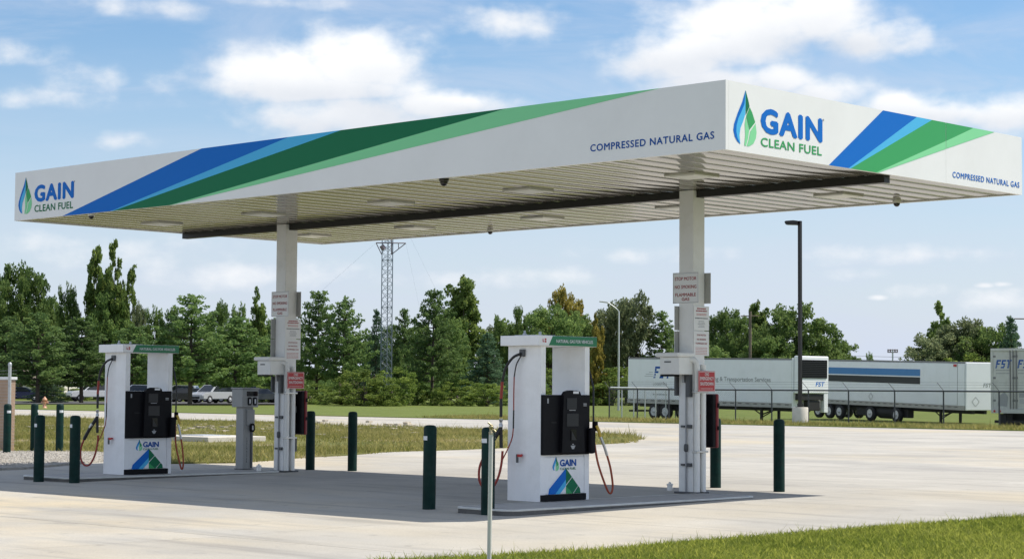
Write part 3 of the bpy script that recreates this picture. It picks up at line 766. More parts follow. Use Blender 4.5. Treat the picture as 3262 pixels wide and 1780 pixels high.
text('lettering', 'CLEAN FUEL', M['mgreen'], can, (0, .739, Z0 + .112), (0, 1, 0), (0, 0, 1), .117, 1.37, .02, spacing=1.06)
text('lettering', 'COMPRESSED NATURAL GAS', M['blue'], can, (0, 5.438, Z0 + .10), (0, 1, 0), (0, 0, 1), .088, 1.95, .02, spacing=1.12)
for (o_, xd, a) in (((-L, 0, Z0), (1, 0, 0), 1.94), ((0, 0, Z0), (0, 1, 0), 2.15)):
    mbx = MB()
    cx = np.array(o_) + np.array(xd) * a + np.array((0, 0, .60)); nrm = np.cross(np.array(xd), (0, 0, 1))
    ring = [cx + nrm * .003 + .016 * (math.cos(t * .785) * np.array(xd) + math.sin(t * .785) * np.array((0, 0, 1))) for t in range(8)]
    mbx.add(ring, [list(range(8))]); mbx.build('trade_symbol', M['ink_grey'], can, fix=False)

# lights and cameras below the canopy
names = [('leftmost', 'first'), ('second from the left', ''), ('middle', ''), ('second from the right', ''), ('rightmost', '')]
lx = (-14.85, -11.85, -8.55, -5.45, -2.25)
proto = None
for row, (yy, rw) in enumerate(((2.15, 'front'), (5.82, 'rear'))):
    for i, x in enumerate(lx):
        lab = '%s square white canopy light in the %s row on the soffit' % (names[i][0], rw)
        if proto is None:
            proto = thing('canopy_light', (x, yy, Z0), lab, 'light', 'square lights under the canopy')
            mb = MB(); s = .28
            for (a, b, c, d) in ((-s, s, -s, -s + .05), (-s, s, s - .05, s), (-s, -s + .05, -s + .05, s - .05), (s - .05, s, -s + .05, s - .05)): mb.box(a, b, c, d, -.010, .018)
            mb.build('frame', M['lens_frame'], proto)
            mb = MB(); mb.prism([(-.228, -.002), (.228, -.002), (.215, -.016), (-.215, -.016)], 'y', -.22, .22); mb.build('lens', M['lens'], proto)
            o = proto
        else: o = copy_tree(proto)
        o.location = (x, yy, Z0); o['label'] = lab
proto = None
for (x, y, z, lab, s) in ((-14.12, .10, Z0, 'dark dome camera below the canopy at the far left end', .62), (-5.2, .10, Z0, 'large dark dome camera below the middle of the front fascia', .74),
                       (-11.0, 7.0, Z0, 'small dome camera at the rear soffit edge beside the lattice tower', .6), (-1.98, 7.05, Z0, 'small white and dark dome camera at the right rear of the soffit', .66)):
    if proto is None:
        proto = thing('dome_camera', (x, y, z), lab, 'camera', 'dome cameras under the canopy')
        mb = MB(); mb.lathe([(.10, .02), (.10, -.035), (.088, -.055)][::-1], (0, 0, 0), 20); mb.build('housing', M['lens_frame'], proto)
        mb = MB(); mb.lathe([(.001, -.145), (.03, -.14), (.058, -.12), (.076, -.09), (.08, -.055)], (0, 0, 0), 20); mb.build('dome', M['dome'], proto)
        o = proto
    else: o = copy_tree(proto)
    o.location = (x, y, z); o.scale = (s, s, s); o['label'] = lab
cams = [o for o in bpy.data.objects if o.name.startswith('dome_camera')]
for ch in kids(cams[1]):
    if ch.name.startswith('housing'):
        ch.data = ch.data.copy(); ch.data.materials[0] = M['dome']

# ------------------------------------------------------------------ signs and boxes on the columns
def signboard(name, label, cx, cy, cz, w, h, nx, mat_face, border, lines, bars=(), group=None):
    """board centred at cx,cy,cz with outward direction nx ('-y','+y','+x','-x')"""
    rz = {'-y': 0, '+x': math.pi / 2, '+y': math.pi, '-x': -math.pi / 2}[nx]
    t = thing(name, (cx, cy, cz), label, 'sign', group, rz)
    mb = MB(); mb.box(-w / 2, w / 2, -.006, 0, -h / 2, h / 2, 0, .0015); mb.build('board', [mat_face], t)
    mb = MB(); mb.box(-w / 2 + .004, w / 2 - .004, .0005, .003, -h / 2 + .004, h / 2 - .004); mb.build('back_face', M['sign_back'], t)
    if border:
        p = Print((0, -.006, 0), (1, 0, 0), (0, 0, 1)); a, b, k = w / 2 - .008, h / 2 - .008, .006
        for r4 in ((-a, a, b - k, b), (-a, a, -b, -b + k), (-a, -a + k, -b + k, b - k), (a - k, a, -b + k, b - k)): p.rect(*r4, border, .001)
        p.build('border', t)
    for (s, z, hh, ww, m_) in lines:
        text('lettering', s, m_, t, (0, -.006, z), (1, 0, 0), (0, 0, 1), hh, ww, .02, .0015, centre=True)
    if bars:
        p = Print((0, -.006, 0), (1, 0, 0), (0, 0, 1)); r_ = random.Random(len(bars))
        for (z, hh, ww, m_) in bars:
            x = -ww / 2
            while x < ww / 2 - .004:
                d = min(r_.uniform(.010, .035), ww / 2 - x); p.rect(x, x + d, z, z + hh, m_, .001); x += d + .005
        p.build('small_print', t)
    return t
sides = ('right', 'left')
for ci, cx in enumerate(CXS):
    sd = sides[ci]
    st = [('STOP MOTOR', .115, .052, .42, M['ink_red']), ('NO SMOKING', -.01, .052, .42, M['ink_red']), ('FLAMMABLE', -.13, .052, .40, M['ink_red']), ('GAS', -.195, .048, .15, M['ink_red'])]
    signboard('warning_sign', 'white STOP MOTOR sign with red capitals on the front of the %s column' % sd, cx, CY - .146, 3.12, .50, .47, '-y', M['sign_white'], M['ink_grey'], st, (), 'stop motor signs on the columns')
    signboard('warning_sign', 'white sign seen from its grey back behind the top signs of the %s column' % sd, cx, CY + .146, 3.12, .50, .47, '+y', M['sign_white'], M['ink_grey'], st, (), 'stop motor signs on the columns')
    bars1 = [(.135, .02, .22, M['ink_red']), (.10, .02, .27, M['ink_red']), (.06, .012, .25, M['ink_pink']), (.04, .012, .24, M['ink_pink']), (-.008, .014, .31, M['ink_black'])] + [(-.05 - .022 * i, .009, .14 + .02 * (i % 3), M['ink_grey']) for i in range(5)]
    st2 = [('STOP MOTOR', .115, .026, .22, M['ink_red']), ('NO SMOKING', .05, .026, .22, M['ink_red']), ('FLAMMABLE GAS', -.012, .026, .28, M['ink_red'])]
    bars2 = [(-.07 - .024 * i, .010, .29, M['ink_pink']) for i in range(5)]
    for nx, xx, wh in (('+x', cx + .146, 'right'), ('-x', cx - .146, 'left')):
        w_ = 'facing the open side' if nx == '+x' else 'turned away to the rear'
        signboard('instruction_sign', 'upper white instruction sheet in small red and black print, %s of the %s column' % (wh + ' side', sd), xx, CY + .045 if nx == '+x' else CY - .05, 2.66, .375, .37, nx, M['sign_white'], None, [], bars1, 'instruction signs on the columns')
        signboard('instruction_sign', 'lower white instruction sheet below the other one, %s of the %s column' % (wh + ' side', sd), xx, CY + .045 if nx == '+x' else CY - .05, 2.275, .375, .375, nx, M['sign_white'], None, st2, bars2, 'instruction signs on the columns')
    signboard('emergency_sign', 'red CNG EMERGENCY SHUTDOWN sign on the %s column' % sd, cx + .262, CY + .03, 1.70, .41, .31, '+x', M['red_sign'], M['sign_white'],
              [('CNG', .083, .045, .10, M['sign_white']), ('EMERGENCY', .018, .05, .34, M['sign_white']), ('SHUTDOWN', -.062, .05, .32, M['sign_white'])], [(-.12, .018, .30, M['ink_pink'])], 'emergency shutdown signs')
    # extinguisher cabinet behind the column
    t = thing('extinguisher_cabinet', (cx + .13, CY + .18, 1.1), 'red and black fire extinguisher cabinet hung behind the %s column' % sd, 'extinguisher cabinet', 'extinguisher cabinets')
    mb = MB(); mb.box(-.18, .155, -.02, .06, -.40, .40, 0, .015); mb.build('back_shell', M['black'], t)
    mb = MB(); mb.box(-.19, .165, .062, .125, -.41, .41, 0, .02); d_ = mb.build('door', M['red_cab'], t)
    mb = MB(); mb.box(.166, .183, .075, .11, .20, .27); mb.box(.166, .182, .075, .11, -.14, -.08); mb.build('latch', M['black'], d_)
    if ci == 0:
        mb = MB(); mb.box(-.005 - .13 + .142, .035, -.16, -.10, .02, .10); mb.build('red_tag', M['red'], t)
    # white equipment box with an overhanging lid on the front of the column
    t = thing('equipment_box', (cx - .05, CY - .14 - .17, 1.8), 'white metal box with an overhanging lid on the front of the %s column' % sd, 'box', 'equipment boxes on the columns')
    mb = MB(); mb.box(-.19, .19, -.165, .165, 0, .26, 0, .01); mb.build('case', M['pipe_white'], t)
    mb = MB(); mb.box(-.245, .215, -.215, .168, .262, .33, 0, .02); mb.build('lid', M['pipe_white'], t)
    mb = MB(); mb.box(-.185, .06, -.16, .0, -.03, -.002); mb.build('underside_vent', M['black'], t)
    mb = MB(); mb.box(-.10, .03, -.169, -.1655, .18, .20); mb.build('stain_plate', M['fitting'], t)

# ------------------------------------------------------------------ pump islands
ZI = .03
def island_slab(px_pts, name, label):
    pts = [gp_i(a, b) for a, b in px_pts]
    return pts
def gi(px, py): return at(px, py, 2, ZI)
c_near = gi(1290, 1283); c_left = gi(1168, 1271); c_right = gi(1716, 1241)
def make_island(nr, lf, rt, label):
    # nr: front right corner, lf: front left corner, rt: rear right corner; edges run along the axes
    x1 = (nr[0] + rt[0]) / 2 if abs(nr[0] - rt[0]) < 1.5 else nr[0]
    t = thing('pump_island', (0, 0, 0), label, 'island', 'concrete pump islands')
    return t
def rounded(x0, x1, y0, y1, r=.18, n=5):
    o = []
    for (cx, cy, a0) in ((x1 - r, y0 + r, -90), (x1 - r, y1 - r, 0), (x0 + r, y1 - r, 90), (x0 + r, y0 + r, 180)):
        for k in range(n + 1):
            a = R(a0 + 90 * k / n); o.append((cx + r * math.cos(a), cy + r * math.sin(a)))
    return o
def build_island(x0, x1, y0, y1, label):
    t = thing('pump_island', ((x0 + x1) / 2, (y0 + y1) / 2, 0), label, 'island', 'pump islands')
    hx, hy = (x1 - x0) / 2, (y1 - y0) / 2
    mb = MB(); mb.prism(rounded(-hx + .06, hx - .06, -hy + .06, hy - .06, .14), 'z', -.12, ZI - .003); mb.build('slab_top', M['curb'], t)
    a, b = rounded(-hx, hx, -hy, hy, .2), rounded(-hx + .06, hx - .06, -hy + .06, hy - .06, .14); n = len(a)
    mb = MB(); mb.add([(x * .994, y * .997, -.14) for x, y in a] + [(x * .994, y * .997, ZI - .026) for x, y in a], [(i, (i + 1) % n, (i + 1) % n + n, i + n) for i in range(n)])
    mb.build('curb_face_shade', M['curb_face_shade'], t)
    mb = MB(); mb.add([(x * .994, y * .997, ZI - .025) for x, y in a] + [(x, y, ZI - .022) for x, y in a] + [(x, y, ZI - .008) for x, y in a] + [(x * .996, y * .998, ZI) for x, y in a] + [(x, y, ZI) for x, y in b],
                      [(i + k * n, (i + 1) % n + k * n, (i + 1) % n + (k + 1) * n, i + (k + 1) * n) for k in range(4) for i in range(n)])
    mb.build('edging', M['edge_steel'], t)
    return t
I1 = (c_left[0] - .15, (c_near[0] + c_right[0]) / 2 + .25, c_near[1], c_right[1])
d1c = gi(1359, 1262); d2c = gi(311.5, 1194)
x0i, x1i = d1c[0] - .62 - .45, d1c[0] + .45
print('island1', c_near, c_left, c_right, 'disp', d1c, d2c, x0i, x1i)
build_island(c_left[0], c_near[0] - .05, c_near[1], CY - .25, 'low concrete pump island with a steel edge under the right pump')
build_island(d2c[0] - 1.1, d2c[0] + .42, gi(285, 1209)[1], CY - .25, 'low concrete pump island under the left pump and the grey terminal')

# ------------------------------------------------------------------ dispenser
def bez(pts, n=24):
    """smooth curve through points (Catmull-Rom)"""
    P = [Vector(p) for p in pts]; P = [P[0] * 2 - P[1]] + P + [P[-1] * 2 - P[-2]]; o = []
    segs = len(P) - 3; per = max(2, n // segs)
    for i in range(segs):
        p0, p1, p2, p3 = P[i:i + 4]
        for k in range(per):
            t = k / per
            o.append(.5 * ((2 * p1) + (p2 - p0) * t + (2 * p0 - 5 * p1 + 4 * p2 - p3) * t * t + (3 * p1 - p0 - 3 * p2 + p3) * t ** 3))
    o.append(P[-2]); return o
def make_dispenser(label, far=1.0):
    """origin below the front right corner; body from x -.62..0, y 0..1.0"""
    X, Y = .62, 1.0
    t = thing('gas_dispenser', (0, 0, 0), label, 'fuel pump', 'natural gas dispensers')
    for (a, b) in ((0, .095), (Y - .095, Y)):
        mb = MB()
        poly = [(-X, a), (-X * .42, a - (.018 if a == 0 else 0)), (0, a), (0, b), (-X * .42, b + (.0 if a == 0 else .018)), (-X, b)]
        mb.prism(poly, 'z', 0, 2.19); mb.build('end_panel', M['white_pump'], t)
    mb = MB(); mb.box(-X + .02, -.02, .0955, Y - .0955, 0, 1.50); mb.build('cabinet', M['white_pump'], t)
    mb = MB(); mb.box(-.018, -.004, .098, Y - .098, .10, .62, 0, .004); lp = mb.build('lower_panel', M['white_pump'], t)
    mb = MB(); mb.box(.0015, .012, -.004, Y - .07, .004, .095); mb.build('kick_plate', M['black'], t)
    # header box
    hx0, hx1, hy0, hy1, hz0, hz1 = -X - .06, .05, -.10, Y + .10, 2.192, 2.335
    mb = MB(); mb.box(hx0, hx1, hy0, hy1, hz0, hz1, 0, .006); hd = mb.build('header', M['white_pump'], t)
    p = Print((hx1, hy0, hz0), (0, 1, 0), (0, 0, 1)); W_ = hy1 - hy0; h_ = hz1 - hz0
    p.poly([(.20, .004), (W_ - .002, .004), (W_ - .002, h_ - .004), (.28, h_ - .004)], M['green_band'], .002); p.build('green_band', hd)
    text('lettering', 'NATURAL GAS FOR VEHICLES', M['label_white'], hd, (hx1, hy0 + .35, hz0 + .045), (0, 1, 0), (0, 0, 1), .046, .76, .02, .0045)
    p = Print((hx1, hy0, hz0), (0, 1, 0), (0, 0, 1))
    p.poly([(.075, .05), (.09, .05), (.09, .095), (.075, .095)], M['red'], .002).rect(.09, .105, .05, .062, M['red'], .002).rect(.115, .15, .045, .068, M['red'], .002).rect(.115, .15, .076, .1, M['red'], .002)
    p.build('red_emblem', hd)
    # black electronics panel
    mb = MB(); mb.box(.0015, .04, -.006, Y - .03, .652, 1.50, 0, .012); bp = mb.build('black_panel', M['black'], t)
    mb = MB(); mb.prism([(.33, .65), (.80, .65), (.78, .96), (.745, 1.26), (.72, 1.46), (.69, 1.515), (.62, 1.53), (.48, 1.53), (.40, 1.51), (.36, 1.46), (.35, 1.26), (.34, .96)], 'x', .0415, .100)
    con = mb.build('console', M['black'], t); con.location = (0, 0, .035)
    mb = MB(); mb.box(.1005, .106, .42, .62, 1.26, 1.42, 0, .002); mb.build('display', M['screen_grey'], con)
    mb = MB(); mb.box(.1005, .105, .42, .66, 1.02, 1.20, 0, .002); mb.build('display', M['screen_grey'], con)
    mb = MB(); mb.box(.1002, .103, .50, .62, .82, .98); mb.build('card_slot', M['black_gloss'], con)
    mb = MB(); mb.prism([(.51, .825), (.61, .825), (.51, .96)], 'x', .1032, .112); mb.build('receipt_flap', M['screen_grey'], con)
    p = Print((.10, 0, -.042), (0, 1, 0), (0, 0, 1)); p.rect(.55, .665, 1.525, 1.56, M['label_white'], .002); p.rect(.47, .60, 1.285, 1.295, M['ink_grey'], .002)
    p.poly([(.50, .79), (.60, .79), (.57, .74), (.53, .74)], M['ink_grey'], .002).rect(.535, .565, .80, .815, M['ink_grey'], .002); p.build('panel_labels', con)
    p = Print((.04, 0, -.01), (0, 1, 0), (0, 0, 1)); p.rect(.085, .115, 1.39, 1.46, M['ink_grey'], .002).rect(.83, .90, 1.375, 1.39, M['ink_grey'], .002).rect(.83, .90, 1.35, 1.365, M['ink_grey'], .002).rect(.17, .28, 1.115, 1.123, M['screen_grey'], .002); p.build('panel_labels', bp)
    mb = MB(); mb.box(.0415, .12, Y - .10, Y + .02, .66, 1.03, 0, .035); mb.build('nozzle_holster', M['black'], t)
    # printed marks on the white panel
    p = Print((0, 0, 0), (0, 1, 0), (0, 0, 1))
    drop_logo(p, .245, .425, .135, .205); p.build('drop_emblem', lp).location = (-.004, 0, 0)
    text('lettering', 'GAIN', M['navy'], lp, (-.003, .392, .486), (0, 1, 0), (0, 0, 1), .100, .34, .045)
    text('lettering', 'CLEAN FUEL', M['dgreen'], lp, (-.003, .395, .437), (0, 1, 0), (0, 0, 1), .034, .33, .012)
    p = Print((-.003, 0, 0), (0, 1, 0), (0, 0, 1))
    p.poly([(.16, .098), (.40, .098), (.52, .21), (.52, .46), (.18, .175)], M['blue'], .002)
    p.poly([(.30, .098), (.40, .098), (.52, .21), (.52, .30)], M['lblue'], .003)
    p.poly([(.52, .46), (.645, .335), (.52, .225)], M['dgreen'], .002).poly([(.652, .327), (.775, .205), (.668, .10), (.655, .10), (.525, .10), (.525, .21)], M['mgreen'] if False else M['dgreen'], .002)
    p.poly([(.78, .20), (.815, .165), (.825, .10), (.682, .10)], M['dgreen'], .002)
    p.poly([(.525, .10), (.655, .10), (.60, .15), (.525, .20)], M['mgreen'], .003)
    p.build('leaf_emblem', lp)
    # filling hose on the end that faces the camera
    mb = MB(); mb.box(-.36, -.27, -.062, -.019, 2.04, 2.14, 0, .01); mb.build('hose_elbow', M['fitting'], t)
    hl = [(-.315, -.07, 2.08), (-.42, -.12, 2.02), (-.53, -.15, 1.87), (-.585, -.155, 1.68)]
    mb = MB(); mb.tube(bez(hl, 16), .019, 8); mb.build('hose', M['hose_black'], t)
    mb = MB(); mb.tube(bez([(-.585, -.155, 1.68), (-.60, -.155, 1.52), (-.605, -.155, 1.44)], 8), .021, 8); mb.build('hose_sleeve', M['hose_red'], t)
    mb = MB(); mb.tube(bez([(-.605, -.155, 1.44), (-.605, -.155, 1.18)], 4), .021, 8); mb.build('breakaway', M['hose_black'], t)
    mb = MB(); mb.lathe([(.028, 1.042), (.028, 1.078), (.021, 1.08), (.021, 1.12), (.028, 1.122), (.028, 1.158)], (-.605, -.155, 0), 12); mb.build('coupling', M['steel'], t)
    mb = MB(); mb.tube(bez([(-.605, -.155, 1.04), (-.60, -.155, .85), (-.595, -.155, .74)], 6), .024, 8); mb.build('nozzle_grip', M['hose_black'], t)
    nz_ = [(-.605, -.16, 1.02), (-.64, -.20, .93), (-.72, -.25, .78), (-.80, -.29, .62)]
    mb = MB(); mb.tube(bez(nz_, 12), .03, 8, radii=None); mb.build('nozzle', M['hose_black'], t)
    mb = MB(); mb.tube([(-.66, -.215, .90), (-.70, -.235, .83)], .033, 10); mb.build('nozzle_ring', M['steel'], t)
    lp_ = [(-.80, -.29, .62), (-.86, -.31, .46), (-.86, -.31, .28), (-.79, -.28, .16), (-.69, -.24, .17), (-.62, -.19, .32), (-.585, -.16, .52), (-.575, -.15, .70)]
    mb = MB(); mb.tube(bez(lp_, 42), .017, 8); mb.build('hose_loop', M['hose_red'], t)
    mb = MB(); mb.tube(bez([(-.315, -.065, 2.05), (-.39, -.08, 1.92), (-.425, -.085, 1.75)], 8) , .009, 6); mb.build('vent_hose', M['hose_black'], t)
    mb = MB(); mb.tube(bez([(-.425, -.085, 1.75), (-.43, -.085, 1.5), (-.43, -.085, 1.28)], 8), .009, 6); mb.build('vent_hose', M['hose_red'], t)
    mb = MB(); mb.tube([(-.43, -.085, 1.28), (-.435, -.085, 1.02)], .011, 6); mb.build('vent_hose', M['hose_black'], t)
    mb = MB(); mb.tube(bez([(-.435, -.085, 1.02), (-.45, -.095, .88), (-.51, -.12, .72), (-.575, -.15, .58)], 14), .009, 6); mb.build('vent_hose', M['hose_red'], t)
    mb = MB(); mb.tube([(-.33, -.018, .645), (-.33, -.06, .645)], .015, 8); mb.box(-.37, -.29, -.085, -.062, .62, .66, 0, .006); mb.box(-.385, -.35, -.085, -.062, .54, .66, 1, .006); mb.build('shutoff_valve', [M['red'], M['fitting']], t)
    # hose on the far end
    mb = MB(); mb.box(.03, .11, Y + .021, Y + .07, .98, 1.12, 0, .015); mb.build('nozzle_boot', M['black'], t)
    mb = MB(); mb.tube(bez([(.10, Y + .04, 1.06), (.13, Y + .06, .98), (.14, Y + .08, .90)], 8), .024, 8); mb.build('nozzle', M['yellow'], t)
    mb = MB(); mb.tube(bez([(.14, Y + .08 * far, .90), (.16, Y + .14 * far, .76), (.17, Y + .19 * far, .63)], 8), .019, 8); mb.build('nozzle_pipe', M['steel'], t)
    mb = MB(); mb.tube(bez([(.17, Y + .19 * far, .63), (.18, Y + .25 * far, .45), (.18, Y + .30 * far, .22), (.17, Y + .29 * far, .10), (.15, Y + .25 * far, .10), (.12, Y + .18 * far, .26), (.07, Y + .10 * far, .55), (.03, Y + .06, .90)], 42), .015, 8); mb.build('hose_loop', M['hose_orange'], t)
    mb = MB(); mb.tube([(-.30, Y + .06, 2.08), (-.12, Y + .10, 1.95), (-.02, Y + .11, 1.6), (.0, Y + .09, 1.2), (.03, Y + .06, .90)], .014, 8); mb.build('hose', M['hose_black'], t)
    mb = MB(); mb.lathe([(.03, 0), (.03, .03), (.015, .05), (.015, .08)], (-.5, .2, 2.336), 8); mb.lathe([(.02, 0), (.02, .06)], (-.3, .3, 2.336), 8); mb.box(-.6, -.2, .1, .5, 2.336, 2.35); mb.build('vent_cap', M['galv'], t)
    return t
D1 = make_dispenser('white natural gas dispenser with black console nearest the right column')
D1.location = (d1c[0], d1c[1], ZI); D1.scale = (1, 1, .971)
D2 = make_dispenser('white natural gas dispenser with a red looped hose on the left island', .45); D2.scale = (1, 1, .971)
D2.location = (d2c[0], d2c[1], ZI)

# grey card terminal on a post
q = gi(604, 1180)
t = thing('fuel_terminal', (q[0], q[1], ZI), 'grey card reader terminal on a post between the left pump and the left column', 'card terminal')
t.scale = (.74, .74, 1.0)
mb = MB(); mb.box(-.17, .13, -.02, .30, 0, 1.16, 0, .01); mb.build('post', M['grey_machine'], t)
mb = MB(); mb.box(-.19, .15, -.04, .32, 0, .012); mb.build('foot_plate', M['fitting'], t)
mb = MB(); mb.box(-.24, .20, -.11, .40, 1.162, 1.50, 0, .015); hd = mb.build('head', M['grey_machine'], t)
mb = MB(); mb.box(-.26, .22, -.13, .42, 1.502, 1.53, 0, .01); mb.build('rain_hood', M['grey_machine'], t)
mb = MB(); mb.box(.2005, .207, .02, .375, 1.37, 1.46); mb.build('display', M['black_gloss'], hd)
for a in (.05, .22):
    mb = MB(); mb.prism([(a + .02, 1.20), (a + .10, 1.20), (a + .12, 1.23), (a + .12, 1.33), (a + .10, 1.35), (a + .02, 1.35), (a, 1.33), (a, 1.23)], 'x', .2005, .215); k_ = mb.build('keypad', M['black'], hd)
    mb = MB(); mb.box(.2155, .22, a + .045, a + .085, 1.23, 1.315); mb.build('key_label', M['label_white'], k_)
mb = MB(); mb.box(.1305, .165, .07, .32, .82, 1.12, 0, .01); mb.build('receipt_box', M['grey_machine'], t)
mb = MB(); mb.prism([(.18, .70), (.27, .70), (.30, .74), (.30, .82), (.27, .86), (.18, .86), (.15, .82), (.15, .74)], 'x', .1665, .20); k_ = mb.build('reader', M['black'], t)
mb = MB(); mb.box(.2005, .205, .21, .245, .74, .82); mb.build('key_label', M['label_white'], k_)
mb = MB(); mb.box(.1305, .155, .21, .265, .03, .70, 0, .008); mb.build('cable_duct', M['fitting'], t)
for i, ch in enumerate('FUELMASTER'):
    text('lettering', ch, M['ink_black'], t, (.13, .10, .56 - i * .048), (0, 1, 0), (0, 0, 1), .036, None, .01, .002, centre=True)
# small capped pipes at the rear corner of each island
for (px, py, sd) in ((1685, 1233, 'right'), (651, 1184, 'left')):
    q = gi(px, py)
    t = thing('capped_pipe', (q[0], q[1], ZI), 'small pale capped pipe stub standing beside the %s column' % sd, 'pipe', 'capped pipe stubs')
    mb = MB(); mb.lathe([(.042, 0), (.042, .075), (.036, .078)], n=14); mb.build('stub', M['pipe_white'], t)
    mb = MB(); mb.lathe([(.05, .079), (.05, .10), (.03, .108), (.018, .11), (.018, .13)], n=10); mb.build('cap', M['pipe_white'], t)

# ------------------------------------------------------------------ bollards
def make_bollard(label, H=1.13, r=.088, front=True):
    t = thing('bollard', (0, 0, 0), label, 'bollard', 'dark green bollards')
    prof = [(r, 0), (r, H - .055), (r * .96, H - .03), (r * .82, H - .01), (r * .55, H), (.001, H + .003)]
    mb = MB(); mb.lathe(prof, n=28); mb.build('sleeve', M['bollard'], t)
    mb = MB(); n = 9; a0, a1 = R(-128), R(-62)
    vs = [((r + .0015) * math.cos(a0 + (a1 - a0) * k / (n - 1)), (r + .0015) * math.sin(a0 + (a1 - a0) * k / (n - 1)), z) for z in (H - .20, H - .145) for k in range(n)]
    mb.add(vs, [(k, k + 1, n + k + 1, n + k) for k in range(n - 1)]); mb.build('reflective_label', M['bollard_tape'], t, fix=False)
    return t
B0 = make_bollard('x')
Bs = [(1079, 1280, 'dark green bollard standing alone left of the right pump', 0), (1227, 1294, 'dark green bollard right behind the thin steel post', 0),
      (1800, 1226, 'dark green bollard next to the red cabinet of the right column', 0), (1960, 1236, 'rightmost dark green bollard, standing clear on the paving', 0),
      (97, 1211, 'front dark green bollard with a grey label at far left', 0), (187, 1214, 'dark green bollard just left of the left pump hose', 0),
      (780, 1181, 'dark green bollard just right of the left column', 0), (886, 1184, 'dark green bollard in mid picture, second right of the left column', 0),
      (17, 1143, 'leftmost bollard on the gravel in front of the tan wall', 0), (85, 1138, 'bollard on the gravel half hidden behind a nearer one', 0), (149, 1139, 'bollard on the gravel with a white band, third from the left', 0)]
for i, (px, py, lab, _) in enumerate(Bs):
    o = B0 if i == 0 else copy_tree(B0)
    q = gp(px, py); o.location = (q[0], q[1], gz(q[0], q[1]) - .01); o['label'] = lab
    o.rotation_euler = (rng.uniform(-.007, .007), rng.uniform(-.007, .007), rng.uniform(-.15, .1))
    if i in (8, 9, 10):
        o.rotation_euler = (0, 0, 1.5 if i != 9 else 2.6); o.scale = (1.0, 1.0, 1.03)
        for ch in kids(o):
            if ch.name.startswith('reflective'): ch.scale = (1.002, 1.002, 1)
    if i in (2, 3, 6, 7): o.rotation_euler = (0, 0, 2.9)

# tan enclosure and chain link post at the left edge
q = gp(17, 1139)
t = thing('tan_enclosure', (q[0], q[1] , 0), 'tan block enclosure wall cut by the left picture edge', 'wall')
w0 = at(17, 1137, 1, q[1] + .25); w1 = at(17, 955, 1, q[1] + .25)
mb = MB(); xr = w0[0] - q[0]; mb.box(xr - 6.0, xr, .25, .45, -.1, w1[2], 0, .01); mb.build('wall', M['tan'], t)
mb = MB(); mb.box(xr - 6.0, xr + .03, .22, .48, w1[2] + .002, w1[2] + .07, 0, .01); mb.build('coping', M['label_white'], t)
t = thing('fence_post', (q[0] + .1, q[1] + .14, 0), 'tall galvanised round post beside the tan enclosure wall', 'post')
mb = MB(); pt = at(25, 914, 1, q[1] + .14); pb = at(22, 1139, 1, q[1] + .14)
mb.tube([(pb[0] - q[0] - .1, 0, -.1), (pt[0] - q[0] - .1, 0, pt[2])], .038, 14); mb.build('post', M['galv'], t)
mb = MB(); mb.lathe([(.045, -.05), (.045, -.01), (.03, .02), (.001, .03)], (pt[0] - q[0] - .1, 0, pt[2] + .001), 12); mb.build('cap', M['galv'], t)
for k in range(24):
    z = .2 + k * .075
    mb = MB(); mb.tube([(-.02, .04, z), (-1.2, .04, z)], .002, 4, cap=False); mb.build('wire', M['galv'], t)

# thin steel post with a brass tap in the foreground
top = CAM + ray(1235.3, 1092) * 16.2; bt = CAM + ray(1230.5, 1406) * 16.2
t = thing('standpipe', (bt[0], bt[1], -.05), 'thin steel standpipe with a brass tap in front of the bollard', 'standpipe')
o_ = Vector((bt[0], bt[1], -.05))
a = Vector(bt) - o_; b = Vector(top) - o_; d = (b - a).normalized()
mb = MB(); mb.tube([a - d * .35, b], .0185, 14); mb.build('pipe', M['pole_steel'], t)
mb = MB(); mb.lathe([(.020, 0), (.020, .02), (.013, .024), (.013, .05), (.019, .053), (.019, .07), (.008, .074)], b, 12)
mb.tube([b + Vector((0, 0, .035)), b + Vector((.02, .012, .038)), b + Vector((.032, .022, .02))], .009, 8)
mb.tube([b + Vector((.012, .01, .072)), b + Vector((-.002, -.002, .078)), b + Vector((-.022, -.016, .098))], .008, 6)
mb.build('tap', M['brass'], t)

# ------------------------------------------------------------------ yard: fence, lamp, trailers
FY = 58.0
post_px = [1941, 2030.6, 2131, 2237, 2343.3, 2458.5, 2575.3, 2703, 2850, 3005.6, 3182.8, 3385]
px_x = [at(a * 2576 / 3262, 1000, 1, FY)[0] for a in post_px]
ft = thing('chain_link_fence', (px_x[0], FY, 0), 'grey chain link fence with angled barbed wire arms in front of the trailers', 'fence')
pm = None
for i, x in enumerate(px_x):
    mb = MB(); mb.tube([(0, 0, -.1), (0, 0, 1.66)], .035, 8); mb.tube([(0, 0, 1.66), (-.28, -.12, 2.02)], .013, 6)
    if pm is None: pm = mb.build('post', M['fence'], ft); o = pm
    else: o = pm.copy(); COL.objects.link(o); o.parent = ft
    o.location = (x - px_x[0], 0, 0); o.rotation_euler = (0, 0, rng.uniform(-.3, .3))
XL, XR = px_x[0], px_x[-1] + 3
mb = MB(); mb.tube([(0, 0, 1.63), (XR - XL, 0, 1.63)], .036, 8); mb.build('top_rail', M['fence'], ft)
for k in (.35, .7, 1.0):
    mb = MB(); mb.tube([(-.28 * k, -.12 * k, 1.66 + .36 * k), (XR - XL - .28 * k, -.12 * k, 1.66 + .36 * k)], .004, 4, cap=False); mb.build('barbed_wire', M['fence'], ft)
